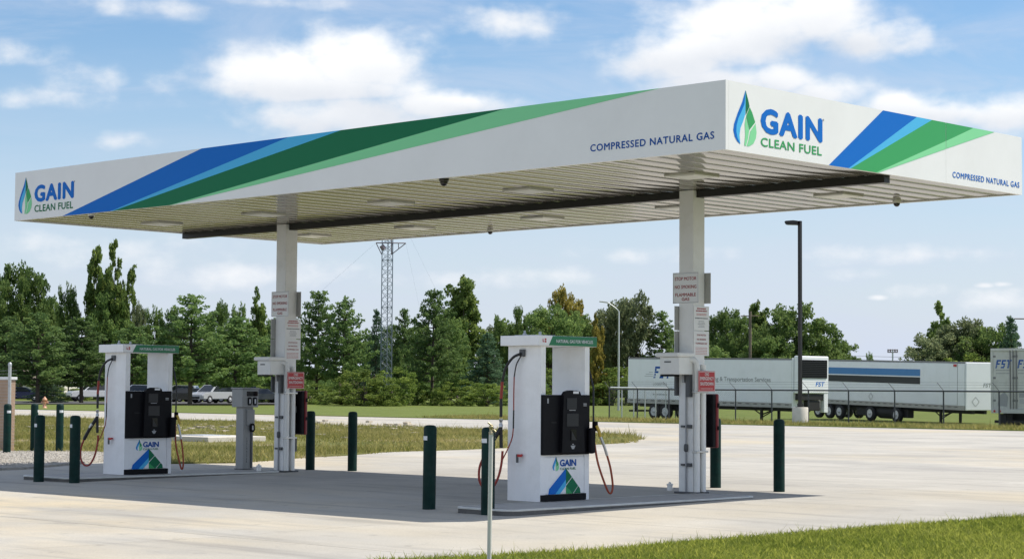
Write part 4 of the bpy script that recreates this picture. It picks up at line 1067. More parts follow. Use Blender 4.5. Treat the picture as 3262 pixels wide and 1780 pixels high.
def link_wire(x0, x1, z0, z1, step=.12, w=.0022):
    v = []; H_ = z1 - z0; xx = x0 - H_
    while xx < x1:
        for sgn in (1, -1):
            xa, xb = xx, xx + H_; za, zb = (z0, z1) if sgn > 0 else (z1, z0)
            if xa < x0: za = za + (zb - za) * (x0 - xa) / H_; xa = x0
            if xb > x1: zb = za + (zb - za) * (x1 - xa) / (xb - xa); xb = x1
            if xb - xa > .02: v += [(xa, 0, za - w), (xb, 0, zb - w), (xb, 0, zb + w), (xa, 0, za + w)]
        xx += step
    return np.array(v)
me = fastmesh('chain_link_mesh', link_wire(0, XR - XL, .05, 1.6), 4, M['fence']); link(bpy.data.objects.new('chain_link_mesh', me), ft)
# second run that turns back towards the trees
ft2 = thing('chain_link_fence', (px_x[0], FY, 0), 'far run of chain link fence behind the right pump turning back to the trees', 'fence', None, R(118))
pm = None
for i in range(10):
    if pm is None:
        mb = MB(); mb.tube([(0, 0, -.1), (0, 0, 1.75)], .035, 8); pm = mb.build('post', M['galv'], ft2); o = pm
    else: o = pm.copy(); COL.objects.link(o); o.parent = ft2
    o.location = (3.05 * (i + 1), 0, 0)
mb = MB(); mb.tube([(.2, 0, 1.72), (30.5, 0, 1.72)], .036, 8); mb.build('top_rail', M['galv'], ft2)
me = fastmesh('chain_link_mesh', link_wire(.1, 30.5, .05, 1.7), 4, M['fence']); link(bpy.data.objects.new('chain_link_mesh', me), ft2)

q = at(2013, 1068, 1, 57.0)
t = thing('lamp_post', (q[0], q[1], 0), 'tall dark square lamp post on a round white concrete base', 'lamp post')
mb = MB(); mb.lathe([(.38, -.3), (.38, .80), (.36, .83)], n=24); mb.build('concrete_base', M['concrete_base'], t)
ztop = at(2013, 556, 1, 57.0)[2]
mb = MB(); mb.box(-.075, .075, -.075, .075, .83, ztop, 0, .008); mb.box(-.16, .16, -.16, .16, .832, .86); mb.box(-.1, .1, -.1, .1, .86, 1.0); mb.build('pole', M['pole_dark'], t)
mb = MB(); mb.prism([(-.72, .02), (-.66, -.10), (-.08, -.13), (-.08, .06), (-.3, .09), (-.66, .07)], 'y', -.16, .16); hd = mb.build('lamp_head', M['pole_dark'], t); hd.location = (0, 0, ztop - .06); hd.rotation_euler = (0, 0, R(25))
mb = MB(); mb.prism([(-.62, -.108), (-.12, -.133), (-.12, -.14), (-.62, -.115)], 'y', -.12, .12); mb.build('lens', M['label_grey'], hd)

def wheel(parent, x, y, r=.5, w=.28, white=True, hub=None):
    mb = MB(); mb.lathe([(r * .58, -w / 2), (r * .92, -w / 2), (r, -w / 2 + .04), (r, w / 2 - .04), (r * .92, w / 2), (r * .58, w / 2)], (0, 0, 0), 24, 0, 'y', False); o = mb.build('wheel', M['tyre'], parent); o.location = (x, y, r)
    s = -1
    mb = MB(); mb.lathe([(r * .57, -w / 2 + .02), (r * .57, -w / 2 + .005), (r * .46, -w / 2 + .03), (r * .40, -w / 2 + .09), (r * .22, -w / 2 + .09), (r * .2, -w / 2 - .02), (r * .05, -w / 2 - .03)][::-1], (0, 0, 0), 20, 0, 'y')
    mb.build('rim', M['rim_white'] if white else M['rim'], o); return o

def trailer(name, label, org, rz, Lb, z0=.95, z1=3.77, wd=2.58, body=None, top_dark=True, axles=(2.34, 3.35)):
    """body along +x from 0 to Lb, near side at y=0, ground at z=0"""
    t = thing(name, org, label, 'trailer', 'parked semi trailers', rz)
    mb = MB(); mb.box(0, Lb, 0, wd, z0 + .26, z1 - .09, 0, .03); b = mb.build('body', body or M['trailer'], t)
    mb = MB(); mb.box(-.015, Lb + .015, -.015, wd + .015, z0, z0 + .258); rl = mb.build('bottom_rail', M['rail'], t)
    mb = MB()
    x = .25
    while x < Lb - .4: mb.box(x, x + .30, -.019, -.0155, z0 + .15, z0 + .21); x += .62
    tag(mb.build('rail_marking', M['dash'], rl), kind='stuff')
    mb = MB(); mb.box(-.01, Lb + .01, -.012, wd + .012, z1 - .088, z1, 0, .01); mb.build('top_rail', M['rail_top'] if top_dark else M['rail'], t)
    mb = MB(); x = 1.2
    mb.box(0, .025, -.006, .0, z0 + .262, z1 - .092); rib = mb.build('side_rib', body or M['trailer'], b); rib.location = (x, 0, 0); x += 1.22
    while x < Lb - .5:
        o = rib.copy(); COL.objects.link(o); o.parent = b; o.location = (x, 0, 0); x += 1.22
    mb = MB(); mb.box(.3, Lb - .2, .75, .95, z0 - .22, z0 - .002); mb.box(.3, Lb - .2, wd - .95, wd - .75, z0 - .22, z0 - .002)
    mb.box(axles[0] - .7, axles[1] + .9, .5, wd - .5, z0 - .40, z0 - .222); mb.build('chassis', M['chassis'], t)
    for x in axles:
        for y in (.16, wd - .16): wheel(t, x, y, .47)
    mb = MB(); mb.box(.02, .16, .1, wd - .1, .40, .52); mb.box(.04, .14, .55, .67, .52, z0 - .002); mb.box(.04, .14, wd - .67, wd - .55, .52, z0 - .002); mb.build('underride_bar', M['chassis'], t)
    mb = MB(); lx_ = Lb - 2.9
    for y in (.5, wd - .62): mb.box(lx_, lx_ + .14, y, y + .12, .08, z0 - .002); mb.box(lx_ - .08, lx_ + .22, y - .06, y + .18, .0, .08)
    mb.tube([(lx_ + .07, .56, .5), (lx_ + .07, wd - .56, .9)], .04, 6); mb.tube([(lx_ + .1, .56, .35), (lx_ + 1.0, .8, z0 - .1)], .035, 6); mb.tube([(lx_ + .05, .56, .5), (lx_ - .9, .8, z0 - .1)], .035, 6)
    mb.build('landing_gear', M['chassis'], t)
    return t, b
GT = -.42
r1 = np.array([-64.01, 73.57, -.14]); a1 = R(-7.11); L1 = 13.75
t1, b1 = trailer('semi_trailer', 'white reefer trailer with blue emblem and grey lettering behind the fence', tuple(r1), a1, L1)
t1.rotation_euler[1] = R(.73)
fx = L1
# forward refrigeration unit
mb = MB(); mb.box(fx + .02, fx + .10, .0, 2.5, .95, 3.80, 0, .01); fr = mb.build('front_wall', M['trailer'], t1)
mb = MB(); mb.box(fx + .105, fx + .62, .08, 2.46, 1.78, 3.92, 0, .06); un_ = mb.build('cooling_unit', M['trailer'], t1)
mb = MB(); mb.box(fx + .622, fx + .66, .12, 2.30, 2.66, 3.70, 0, .02); gr = mb.build('grille', M['black'], un_)
for k in range(9):
    mb = MB(); mb.box(fx + .662, fx + .675, .2, 2.24, 2.72 + k * .105, 2.765 + k * .105); mb.build('slat', M['screen_grey'], un_)
mb = MB(); mb.box(fx + .11, fx + .55, .20, 2.2, 1.40, 1.76, 0, .03); mb.box(fx + .11, fx + .5, .9, 1.9, .80, 1.38, 0, .04); mb.build('motor', M['chassis'], un_)
text('lettering', 'FST', M['blue'], un_, (fx + .62, 1.35, 2.20), (0, 1, 0), (0, 0, 1), .26, .72, .02, .004, shear=.25)
mb = MB(); mb.box(fx + .30, fx + .60, 2.10, 2.44, .70, 1.77, 0, .02); mb.build('side_panel', M['trailer'], un_)
mb = MB(); mb.box(fx - .55, fx - .1, -.012, -.001, .96, 1.30, 0, .004); mb.build('access_panel', M['label_white'], b1)
# side print
def sx(px): return (px - 1578.5) / 411.5 * L1
p = Print((0, -.001, 0), (1, 0, 0), (0, 0, 1))
def fst(p, x, z, s, m_):
    # italic block letters cut by speed lines
    def sl(x0, x1, z0, z1): p.poly([(x + (x0 + .22 * z0) * s, z + z0 * s), (x + (x1 + .22 * z0) * s, z + z0 * s), (x + (x1 + .22 * z1) * s, z + z1 * s), (x + (x0 + .22 * z1) * s, z + z1 * s)], m_, .004)
    for (x0, x1, z0, z1) in ((0, .22, 0, .16), (0, .22, .22, .38), (0, .5, .44, .60), (0, .22, .62, .80), (0, .62, .82, 1.0),
                             (.74, 1.2, 0, .16), (1.05, 1.25, .18, .38), (.74, 1.25, .42, .58), (.74, .95, .60, .80), (.74, 1.3, .82, 1.0),
                             (1.62, 1.84, 0, .16), (1.62, 1.84, .22, .38), (1.62, 1.84, .44, .60), (1.62, 1.84, .62, .80), (1.42, 2.05, .82, 1.0)): sl(x0, x1, z0, z1)
fst(p, sx(1648), 2.51, .72, M['navy'])
for (zz, l_) in ((2.74, .7), (2.62, .8), (2.86, .4)): p.rect(sx(1648) - l_, sx(1648) - .05, zz, zz + .025, M['ink_grey'], .004)
p.build('emblem', b1)
text('lettering', 'LOGISTICS', M['ink_grey'], b1, (sx(1647), -.001, 2.08), (1, 0, 0), (0, 0, 1), .15, sx(1684) - sx(1647), .01, .004)
text('lettering', 'Warehousing & Transportation Services', M['ink_grey'], b1, (sx(1752), -.001, 2.33), (1, 0, 0), (0, 0, 1), .34, sx(1942) - sx(1752), .02, .004)
p = Print((0, -.001, 0), (1, 0, 0), (0, 0, 1)); x = sx(1647)
while x < sx(1684): p.rect(x, x + .09, 1.48, 1.56, M['ink_grey'], .004); x += .13
p.build('small_print', b1)

# second trailer
L2 = 16.0; a2 = R(-20.36)
f2 = np.array([-44.44, 80.69, .543])
o2 = (f2[0] - L2 * math.cos(a2), f2[1] - L2 * math.sin(a2), f2[2] + L2 * math.sin(R(1.19)) - .95)
t2, b2 = trailer('semi_trailer', 'white trailer with broad blue and black bands on its side, middle of the three', o2, a2, L2, axles=(1.25, 2.45))
t2.rotation_euler[1] = R(1.19)
p = Print((0, -.001, 0), (1, 0, 0), (0, 0, 1))
p.rect(1.4, 11.9, 2.87, 3.28, M['stripe_blue'], .008).rect(1.4, 11.9, 2.39, 2.80, M['stripe_black'], .008); p.build('side_band', b2)
mb = MB(); mb.box(L2 + .016, L2 + .10, .04, 2.54, .95, 3.74, 0, .04); fr = mb.build('front_wall', M['trailer'], t2)
mb = MB(); mb.box(L2 - .62, L2 - .60, -.012, -.001, 1.25, 3.66); mb.build('seam_cover', M['rail_top'], b2)
text('lettering', 'FST', M['ink_grey'], fr, (L2 + .10, 1.30, 2.30), (0, 1, 0), (0, 0, 1), .24, .58, .02, .004, shear=.2)
p = Print((L2 + .10, .75, 1.45), (0, 1, 0), (0, 0, 1)); k = .30
p.poly([(0, -k), (k, 0), (0, k), (-k, 0)], M['ink_grey'], .004).poly([(0, -k + .06), (k - .06, 0), (0, k - .06), (-k + .06, 0)], M['trailer'], .006); p.build('placard', fr)
p = Print((L2 + .10, 1.9, 1.25), (0, 1, 0), (0, 0, 1)); p.rect(0, .1, -.12, .0, M['ink_black'], .004).rect(0, .1, .04, .15, M['ink_black'], .004); p.build('small_print', fr)
p = Print((7.0, -.001, 1.52), (1, 0, 0), (0, 0, 1)); k = .24
p.poly([(0, -k), (k, 0), (0, k), (-k, 0)], M['ink_grey'], .004).poly([(0, -k + .06), (k - .06, 0), (0, k - .06), (-k + .06, 0)], M['trailer'], .006); p.build('placard', b2)
mb = MB(); mb.box(L2 - .95, L2 - .70, -.05, -.001, 3.48, 3.62); mb.build('marker_lamp', M['red'], b2)
mb = MB(); mb.lathe([(.42, -.9), (.42, .9)], (8.2, .62, .60), 16, 0, 'x'); mb.box(5.0, 10.3, .35, .8, .30, .80, 0, .05); mb.build('fuel_tank', M['chassis'], t2)
wheel(t2, 6.84, .16, .47); wheel(t2, 9.5, .16, .47, .28, False); wheel(t2, 3.6, .16, .47, .28, False)

# third trailer: rear doors
c3 = at(2494, 960, 1, 66.0)
t = thing('semi_trailer', (c3[0], 66.0, -.40), 'grey white trailer with two rear doors at the right edge of the picture', 'trailer', 'parked semi trailers')
mb = MB(); mb.box(0, 2.58, .06, 12.0, 1.1, 4.12, 0, .02); mb.build('body', M['trailer_old'], t)
for k, (xa, xb) in enumerate(((.10, 1.28), (1.30, 2.48))):
    mb = MB(); mb.box(xa, xb, .0, .058, 1.2, 4.0, 0, .008); d_ = mb.build('door', M['trailer_old'], t)
    for xx in ((1.04, 1.20) if k == 0 else (1.38, 2.2)):
        mb = MB(); mb.tube([(xx, -.03, 1.15), (xx, -.03, 4.05)], .026, 6); mb.build('lock_rod', M['rail_top'], d_)
    for z in (1.55, 2.65, 3.7):
        for x2 in (xa, xb - .14):
            mb = MB(); mb.box(x2, x2 + .14, -.012, -.001, z, z + .10); mb.build('hinge', M['rail_top'], d_)
    p = Print((0, -.002, 0), (1, 0, 0), (0, 0, 1)); fst(p, xa + .12, 3.18, .40, M['navy'])
    for zz, w_ in ((3.05, .8), (2.90, .75)):
        x = xa + .16
        while x < xa + .16 + w_: p.rect(x, x + .05, zz, zz + .06, M['ink_grey'], .003); x += .075
    p.build('emblem', d_)
p = Print((0, -.002, 0), (1, 0, 0), (0, 0, 1)); p.poly([(.32, 1.35), (.85, 1.30), (.92, 1.75), (.72, 2.05), (.42, 1.80)], M['ink_grey'], .003).rect(1.5, 1.9, 1.75, 1.98, M['ink_grey'], .003).rect(1.52, 1.9, 1.45, 1.7, M['label_grey'], .003).rect(1.95, 2.2, 1.3, 1.9, M['label_grey'], .003); p.build('placard', t)
mb = MB(); mb.box(-.02, 2.6, -.04, .058, 4.005, 4.14, 0, .01); mb.box(-.03, .098, -.02, .058, 1.1, 4.0); mb.box(2.482, 2.6, -.02, .058, 1.1, 4.0); mb.box(0, 2.58, -.06, .058, .98, 1.19, 0, .01); fr = mb.build('door_frame', M['trailer_old'], t)
for xx in (.2, .5, 2.0, 2.3):
    mb = MB(); mb.lathe([(.06, -.02), (.05, .0)], (xx, -.065, 1.08), 10, 0, 'y'); mb.build('tail_lamp', M['red'], fr)
for x in (.16, .46, 2.12, 2.42):
    for y in (1.2, 2.45):
        mb = MB(); mb.lathe([(.29, -.14), (.46, -.14), (.5, -.10), (.5, .10), (.46, .14), (.29, .14)], (0, 0, 0), 20, 0, 'x'); o = mb.build('wheel', M['tyre'], t); o.location = (x, y, .5)
mb = MB(); mb.box(.1, 2.48, .1, .22, .5, .64); mb.box(.6, .72, .1, .2, .64, .98); mb.box(1.86, 1.98, .1, .2, .64, .98); mb.box(.3, 2.28, 1.0, 3.0, .62, .95); mb.build('underride_bar', M['chassis'], t)
for x in (.05, 1.7):
    mb = MB(); mb.box(x, x + .75, .6, .64, .25, .95); mb.build('mud_flap', M['chassis'], t)

# ------------------------------------------------------------------ masts, poles, tower
def pt(px, dist, py=978.0):
    d = ray(px, py); s = dist / (d @ np.array([_f[0], _f[1], 0]) / math.hypot(_f[0], _f[1])); return CAM + d * s
tb = pt(971, 235); tt = pt(971, 235, 604)
base = np.array([tb[0], tb[1], 0])
t = thing('lattice_tower', base, 'guyed grey lattice mast with a red cross arm rising behind the trees', 'tower')
def ptx(px, py): q = pt(px, 235, py); return (q[0] - base[0], q[1] - base[1], q[2])
wd_ = pt(985, 235)[:2] - pt(958, 235)[:2]; w_ = np.linalg.norm(wd_); ux = wd_ / w_; uy = np.array([-ux[1], ux[0]])
H_ = tt[2] + 3.0
legs = [(-w_ / 2 * ux), (w_ / 2 * ux), (w_ * .86 * uy)]
for l_ in legs:
    mb = MB(); mb.tube([(l_[0], l_[1], 0), (l_[0], l_[1], H_)], .06, 6); mb.build('leg', M['tower'], t)
mb = MB(); st = .95
for k in range(int(H_ / st)):
    z = k * st
    for a, b in ((0, 1), (1, 2), (2, 0)):
        A, B = legs[a], legs[b]
        mb.tube([(A[0], A[1], z), (B[0], B[1], z + st)], .026, 4, cap=False); mb.tube([(B[0], B[1], z), (A[0], A[1], z + st)], .026, 4, cap=False)
        if k % 6 == 0: mb.tube([(A[0], A[1], z), (B[0], B[1], z)], .035, 4, cap=False)
tag(mb.build('lattice_brace', M['tower'], t), kind='stuff')
mb = MB(); A, B = ptx(946, 611), ptx(1021, 612)
mb.tube([A, B], .07, 6); mb.tube([B, ptx(985, 640)], .06, 6); mb.tube([A, ptx(960, 640)], .06, 6); mb.tube([ptx(985, 600), ptx(985, 640)], .07, 6); mb.tube([ptx(1002, 612), ptx(1003, 627)], .05, 6); mb.tube([ptx(960, 618), ptx(966, 628)], .3, 8)
mb.build('cross_arm', M['tower_red'], t)
mb = MB(); mb.tube([A, ptx(640, 880)], .006, 4, cap=False); mb.tube([B, ptx(1095, 960)], .006, 4, cap=False); mb.tube([ptx(985, 500), ptx(1180, 900)], .006, 4, cap=False); tag(mb.build('guy_wire', M['tower'], t), kind='stuff')

q = pt(1556, 150); z = pt(1556, 150, 783)[2]
t = thing('street_light', (q[0], q[1], 0), 'slim pale street light with a bent arm behind the yard fence', 'street light')
u2 = _r[:2] / np.linalg.norm(_r[:2])
mb = MB(); mb.tube([(0, 0, 0), (0, 0, z), (-.25 * u2[0], -.25 * u2[1], z + .25), (-.9 * u2[0], -.9 * u2[1], z + .7)], .085, 8, radii=[.09, .06, .05, .04]); mb.build('pole', M['galv'], t)
mb = MB(); mb.tube([(-.85 * u2[0], -.85 * u2[1], z + .68), (-1.5 * u2[0], -1.5 * u2[1], z + .76)], .06, 8); mb.build('lamp_head', M['galv'], t)
q = pt(1887, 210); z = pt(1887, 210, 783)[2]
t = thing('utility_pole', (q[0], q[1], 0), 'weathered wooden utility pole among the trees behind the trailers', 'utility pole')
mb = MB(); mb.tube([(0, 0, -.5), (0, 0, z)], .16, 8); mb.build('pole', M['wood'], t)
mb = MB(); mb.tube([(-1.0 * u2[0], -1.0 * u2[1], z - .5), (1.0 * u2[0], 1.0 * u2[1], z - .5)], .06, 6); mb.build('cross_arm', M['wood'], t)
q = pt(2246, 420); z = pt(2246, 420, 880)[2]
t = thing('floodlight_mast', (q[0], q[1], 0), 'distant floodlight mast with a wide head between the tree groups', 'mast')
mb = MB(); mb.tube([(0, 0, -.5), (0, 0, z)], .16, 6); mb.build('pole', M['galv'], t)
mb = MB(); a_ = u2 * 1.0; mb.tube([(-a_[0], -a_[1], z - .5), (a_[0], a_[1], z - .5)], .12, 6); mb.tube([(-a_[0], -a_[1], z), (a_[0], a_[1], z)], .12, 6)
for k in range(-2, 3): mb.tube([(a_[0] * k / 2, a_[1] * k / 2, z - .6), (a_[0] * k / 2, a_[1] * k / 2, z + .15)], .14, 6)
mb.build('lamp_bank', M['tower_red'], t)
q1, q2 = pt(2120, 400), pt(2330, 400)
for k, (py0, py1, lab) in enumerate(((893, 896, 'upper thin overhead power line between the tree groups'), (902, 906, 'lower thin overhead power line between the tree groups'))):
    a, b = pt(2080, 400, py0), pt(2620, 400, py1)
    mb = MB(); mb.tube([a, a * .5 + b * .5 - np.array([0, 0, .5]), b], .03, 4, cap=False); tag(mb.build('power_line', M['fence']), lab, 'power line', 'overhead power lines')
q = pt(2595, 200); z = pt(2595, 200, 802)[2]
t = thing('utility_pole', (q[0], q[1], 0), 'utility pole at the right edge with one cross arm showing', 'utility pole')
mb = MB(); mb.tube([(0, 0, -.5), (0, 0, z + .3)], .15, 8); mb.build('pole', M['wood'], t)
mb = MB(); mb.tube([(-1.7 * u2[0], -1.7 * u2[1], z), (1.2 * u2[0], 1.2 * u2[1], z)], .07, 6); mb.build('cross_arm', M['wood'], t)

# hydrant by the far lawn
q = gp(112, 1027)
t = thing('fire_hydrant', (q[0], q[1], 0), 'small faded orange fire hydrant on the far lawn at left', 'fire hydrant')
mb = MB(); mb.lathe([(.17, 0), (.17, .06), (.11, .08), (.11, .52), (.16, .54), (.16, .60), (.12, .68), (.05, .76), (.03, .82)], n=14); mb.build('barrel', M['hydrant'], t)
mb = MB(); mb.tube([(-.22 * u2[0], -.22 * u2[1], .42), (.22 * u2[0], .22 * u2[1], .42)], .07, 8); mb.tube([(0, 0, .38), (-.2 * _f[0], -.2 * _f[1], .38)], .085, 8); mb.build('outlet', M['hydrant'], t)
t.scale = (1.15, 1.15, 1.05)

# ------------------------------------------------------------------ cars
def car_paint(name, c): return mat(name, c, .25, .1, coat=.6)
def make_car(kind, label, px, py, rz, paint, dist=None):
    q = gp(px, py) if dist is None else pt(px, dist)
    t = thing('parked_' + {'sedan': 'car', 'suv': 'suv', 'pickup': 'pickup'}[kind], (q[0], q[1], .10), label, {'sedan': 'car', 'suv': 'suv', 'pickup': 'pickup truck'}[kind], 'cars in the far parking lot', rz)
    if kind == 'sedan': Lc, hw, prof, cab = 4.7, .9, [(0, .32), (0, .70), (.25, .86), (1.2, .93), (3.3, .95), (4.45, .78), (4.7, .60), (4.7, .30)], [(1.0, .93), (1.75, 1.40), (2.75, 1.43), (3.75, .93)]
    elif kind == 'suv': Lc, hw, prof, cab = 4.8, .95, [(0, .40), (0, .95), (.1, 1.08), (3.4, 1.08), (4.55, .98), (4.8, .75), (4.8, .38)], [(.08, 1.07), (.35, 1.70), (2.75, 1.74), (3.65, 1.07)]
    else: Lc, hw, prof, cab = 5.8, 1.0, [(0, .50), (0, 1.08), (2.0, 1.10), (4.4, 1.14), (5.6, 1.05), (5.8, .85), (5.8, .45)], [(2.05, 1.09), (2.2, 1.82), (3.6, 1.86), (4.45, 1.13)]
    hl_ = Lc / 2
    mb = MB()
    n = len(prof)
    for s0, s1, in_ in ((-hw, hw, .06),):
        ring = lambda y, k: [((x - hl_) * (1 - k * .012), y, z if z > .5 else z + k * .03) for x, z in prof]
        rings = [ring(-hw + .10, 2) , ring(-hw, 0), ring(hw, 0), ring(hw - .10, 2)]
        vs = [p for r_ in (ring(-hw, 0), ring(hw, 0)) for p in r_]
        mb.add(vs, [list(range(n)), list(range(2 * n - 1, n - 1, -1))] + [(i + n, (i + 1) % n + n, (i + 1) % n, i) for i in range(n)])
    body = mb.build('body', paint, t)
    bm = bmesh.new(); bm.from_mesh(body.data); bmesh.ops.bevel(bm, geom=list(bm.edges), offset=.06, segments=2, affect='EDGES'); bm.to_mesh(body.data); bm.free()
    (xa, za), (xb, zb), (xc, zc), (xd, zd) = cab; hi = hw - .22; lo = hw - .05
    V = [(xa - hl_, -lo, za), (xb - hl_, -hi, zb), (xc - hl_, -hi, zc), (xd - hl_, -lo, zd)]; V += [(x, -y, z) for x, y, z in V]
    mb = MB(); mb.add(V, [(0, 1, 2, 3), (7, 6, 5, 4), (0, 4, 5, 1), (1, 5, 6, 2), (2, 6, 7, 3)]); cb = mb.build('cabin', paint, t)
    def inset(face, k=.88, off=.012):
        P = [Vector(V[i]) for i in face]; c = sum(P, Vector()) / len(P); nn = (P[1] - P[0]).cross(P[2] - P[0]).normalized()
        if nn.dot(c - Vector((0, 0, 1.0))) < 0: nn = -nn
        return [c + (p - c) * k + nn * off for p in P]
    for nm, fc in (('side_window', (0, 1, 2, 3)), ('side_window', (7, 6, 5, 4)), ('rear_window', (0, 4, 5, 1)), ('windshield', (2, 6, 7, 3))):
        mb = MB(); mb.add(inset(fc), [(0, 1, 2, 3)]); mb.build(nm, M['glass'], cb)
    rw = .33 if kind == 'sedan' else .38
    for x in (.9 - hl_, Lc - .95 - hl_):
        for y in (-hw + .08, hw - .08): 
            w = wheel(t, x, y, rw, .22, False)
            if y > 0: w.rotation_euler = (0, 0, math.pi)
    for y in (-hw + .28, hw - .28):
        mb = MB(); mb.box(hl_ - .03, hl_ + .012, y - .17, y + .17, prof[-2][1] - .06, prof[-2][1] + .07, 0, .01); mb.build('headlight', M['label_white'], t)
        mb = MB(); mb.box(-hl_ - .012, -hl_ + .03, y - .14, y + .14, .72, .90, 0, .01); mb.build('tail_light', M['red'], t)
    mb = MB(); mb.box(hl_ - .02, hl_ + .008, -hw * .5, hw * .5, .45, .62); mb.build('grille', M['black'], t)
    if kind == 'pickup':
        mb = MB(); mb.box(-hl_ + .08, -.9, -hw + .1, hw - .1, 1.102, 1.112); mb.build('bed_liner', M['black'], t)
    return t
P_white = car_paint('paint_white', (.75, .76, .77)); P_blue = car_paint('paint_navy', (.02, .03, .11)); P_dark = car_paint('paint_black', (.012, .013, .016))
P_silver = car_paint('paint_silver', (.45, .47, .49)); P_grey = car_paint('paint_grey', (.09, .10, .11))
va = math.atan2(_f[1], _f[0])
make_car('sedan', 'dark blue car parked at the far left under the pines', 50, 1011, va + R(100), P_blue)
make_car('pickup', 'white pickup truck behind the hose of the left pump', 243, 1012, va + R(118), P_white)
make_car('suv', 'pale SUV seen through the frame of the left pump', 345, 1012, va + R(80), P_white)
make_car('sedan', 'grey car seen through the left pump beside the white one', 395, 1013, va + R(70), P_grey)
make_car('sedan', 'dark sedan with its tail towards the pines, right of the left pump', 462, 1015, va + R(95), P_dark)
make_car('suv', 'silver SUV with a pale roof parked left of the grey terminal', 534, 1016.5, va + R(148), P_silver)
make_car('sedan', 'black car behind the silver SUV, towards the left pump', 492, 1013, va + R(75), P_dark)
make_car('suv', 'dark SUV half hidden behind the grey terminal', 592, 1014, va + R(98), P_dark)
make_car('sedan', 'pale car just right of the dark SUV behind the grey terminal', 622, 1012, va + R(80), P_silver)
make_car('sedan', 'black car with glinting glass between the grey terminal and the left column', 655, 1015, va + R(110), P_grey)
make_car('suv', 'white car parked behind the dark sedan right of the left pump', 448, 1010, va + R(85), P_white)
# low house behind the cars
q = pt(60, 330)
t = thing('house', (q[0], q[1], 0), 'low pale house with a brown roof behind the trees at far left', 'house', None, va + math.pi / 2)
mb = MB(); mb.box(-8, 8, -5, 5, 0, 2.8); mb.build('wall', M['concrete_base'], t)
mb = MB(); mb.prism([(-5.5, 2.8), (5.5, 2.8), (0, 5.2)], 'x', -8.4, 8.4); mb.build('roof', M['wood'], t)
for k in (-5, 0, 5):
    mb = MB(); mb.box(k - .7, k + .7, -5.03, -5.001, 1.0, 2.2); mb.box(k - .7, k + .7, 5.001, 5.03, 1.0, 2.2); mb.build('window', M['glass'], t)
q = pt(905, 300)
t = thing('shed', (q[0], q[1], 0), 'pale roofed shed just showing between the pines left of the mast', 'shed', None, va + math.pi / 2)
mb = MB(); mb.box(-3, 3, -2.5, 2.5, 0, 3.6); mb.build('wall', M['tan'], t)
mb = MB(); mb.prism([(-2.9, 3.6), (2.9, 3.6), (0, 4.6)], 'x', -3.3, 3.3); mb.build('roof', M['label_white'], t)

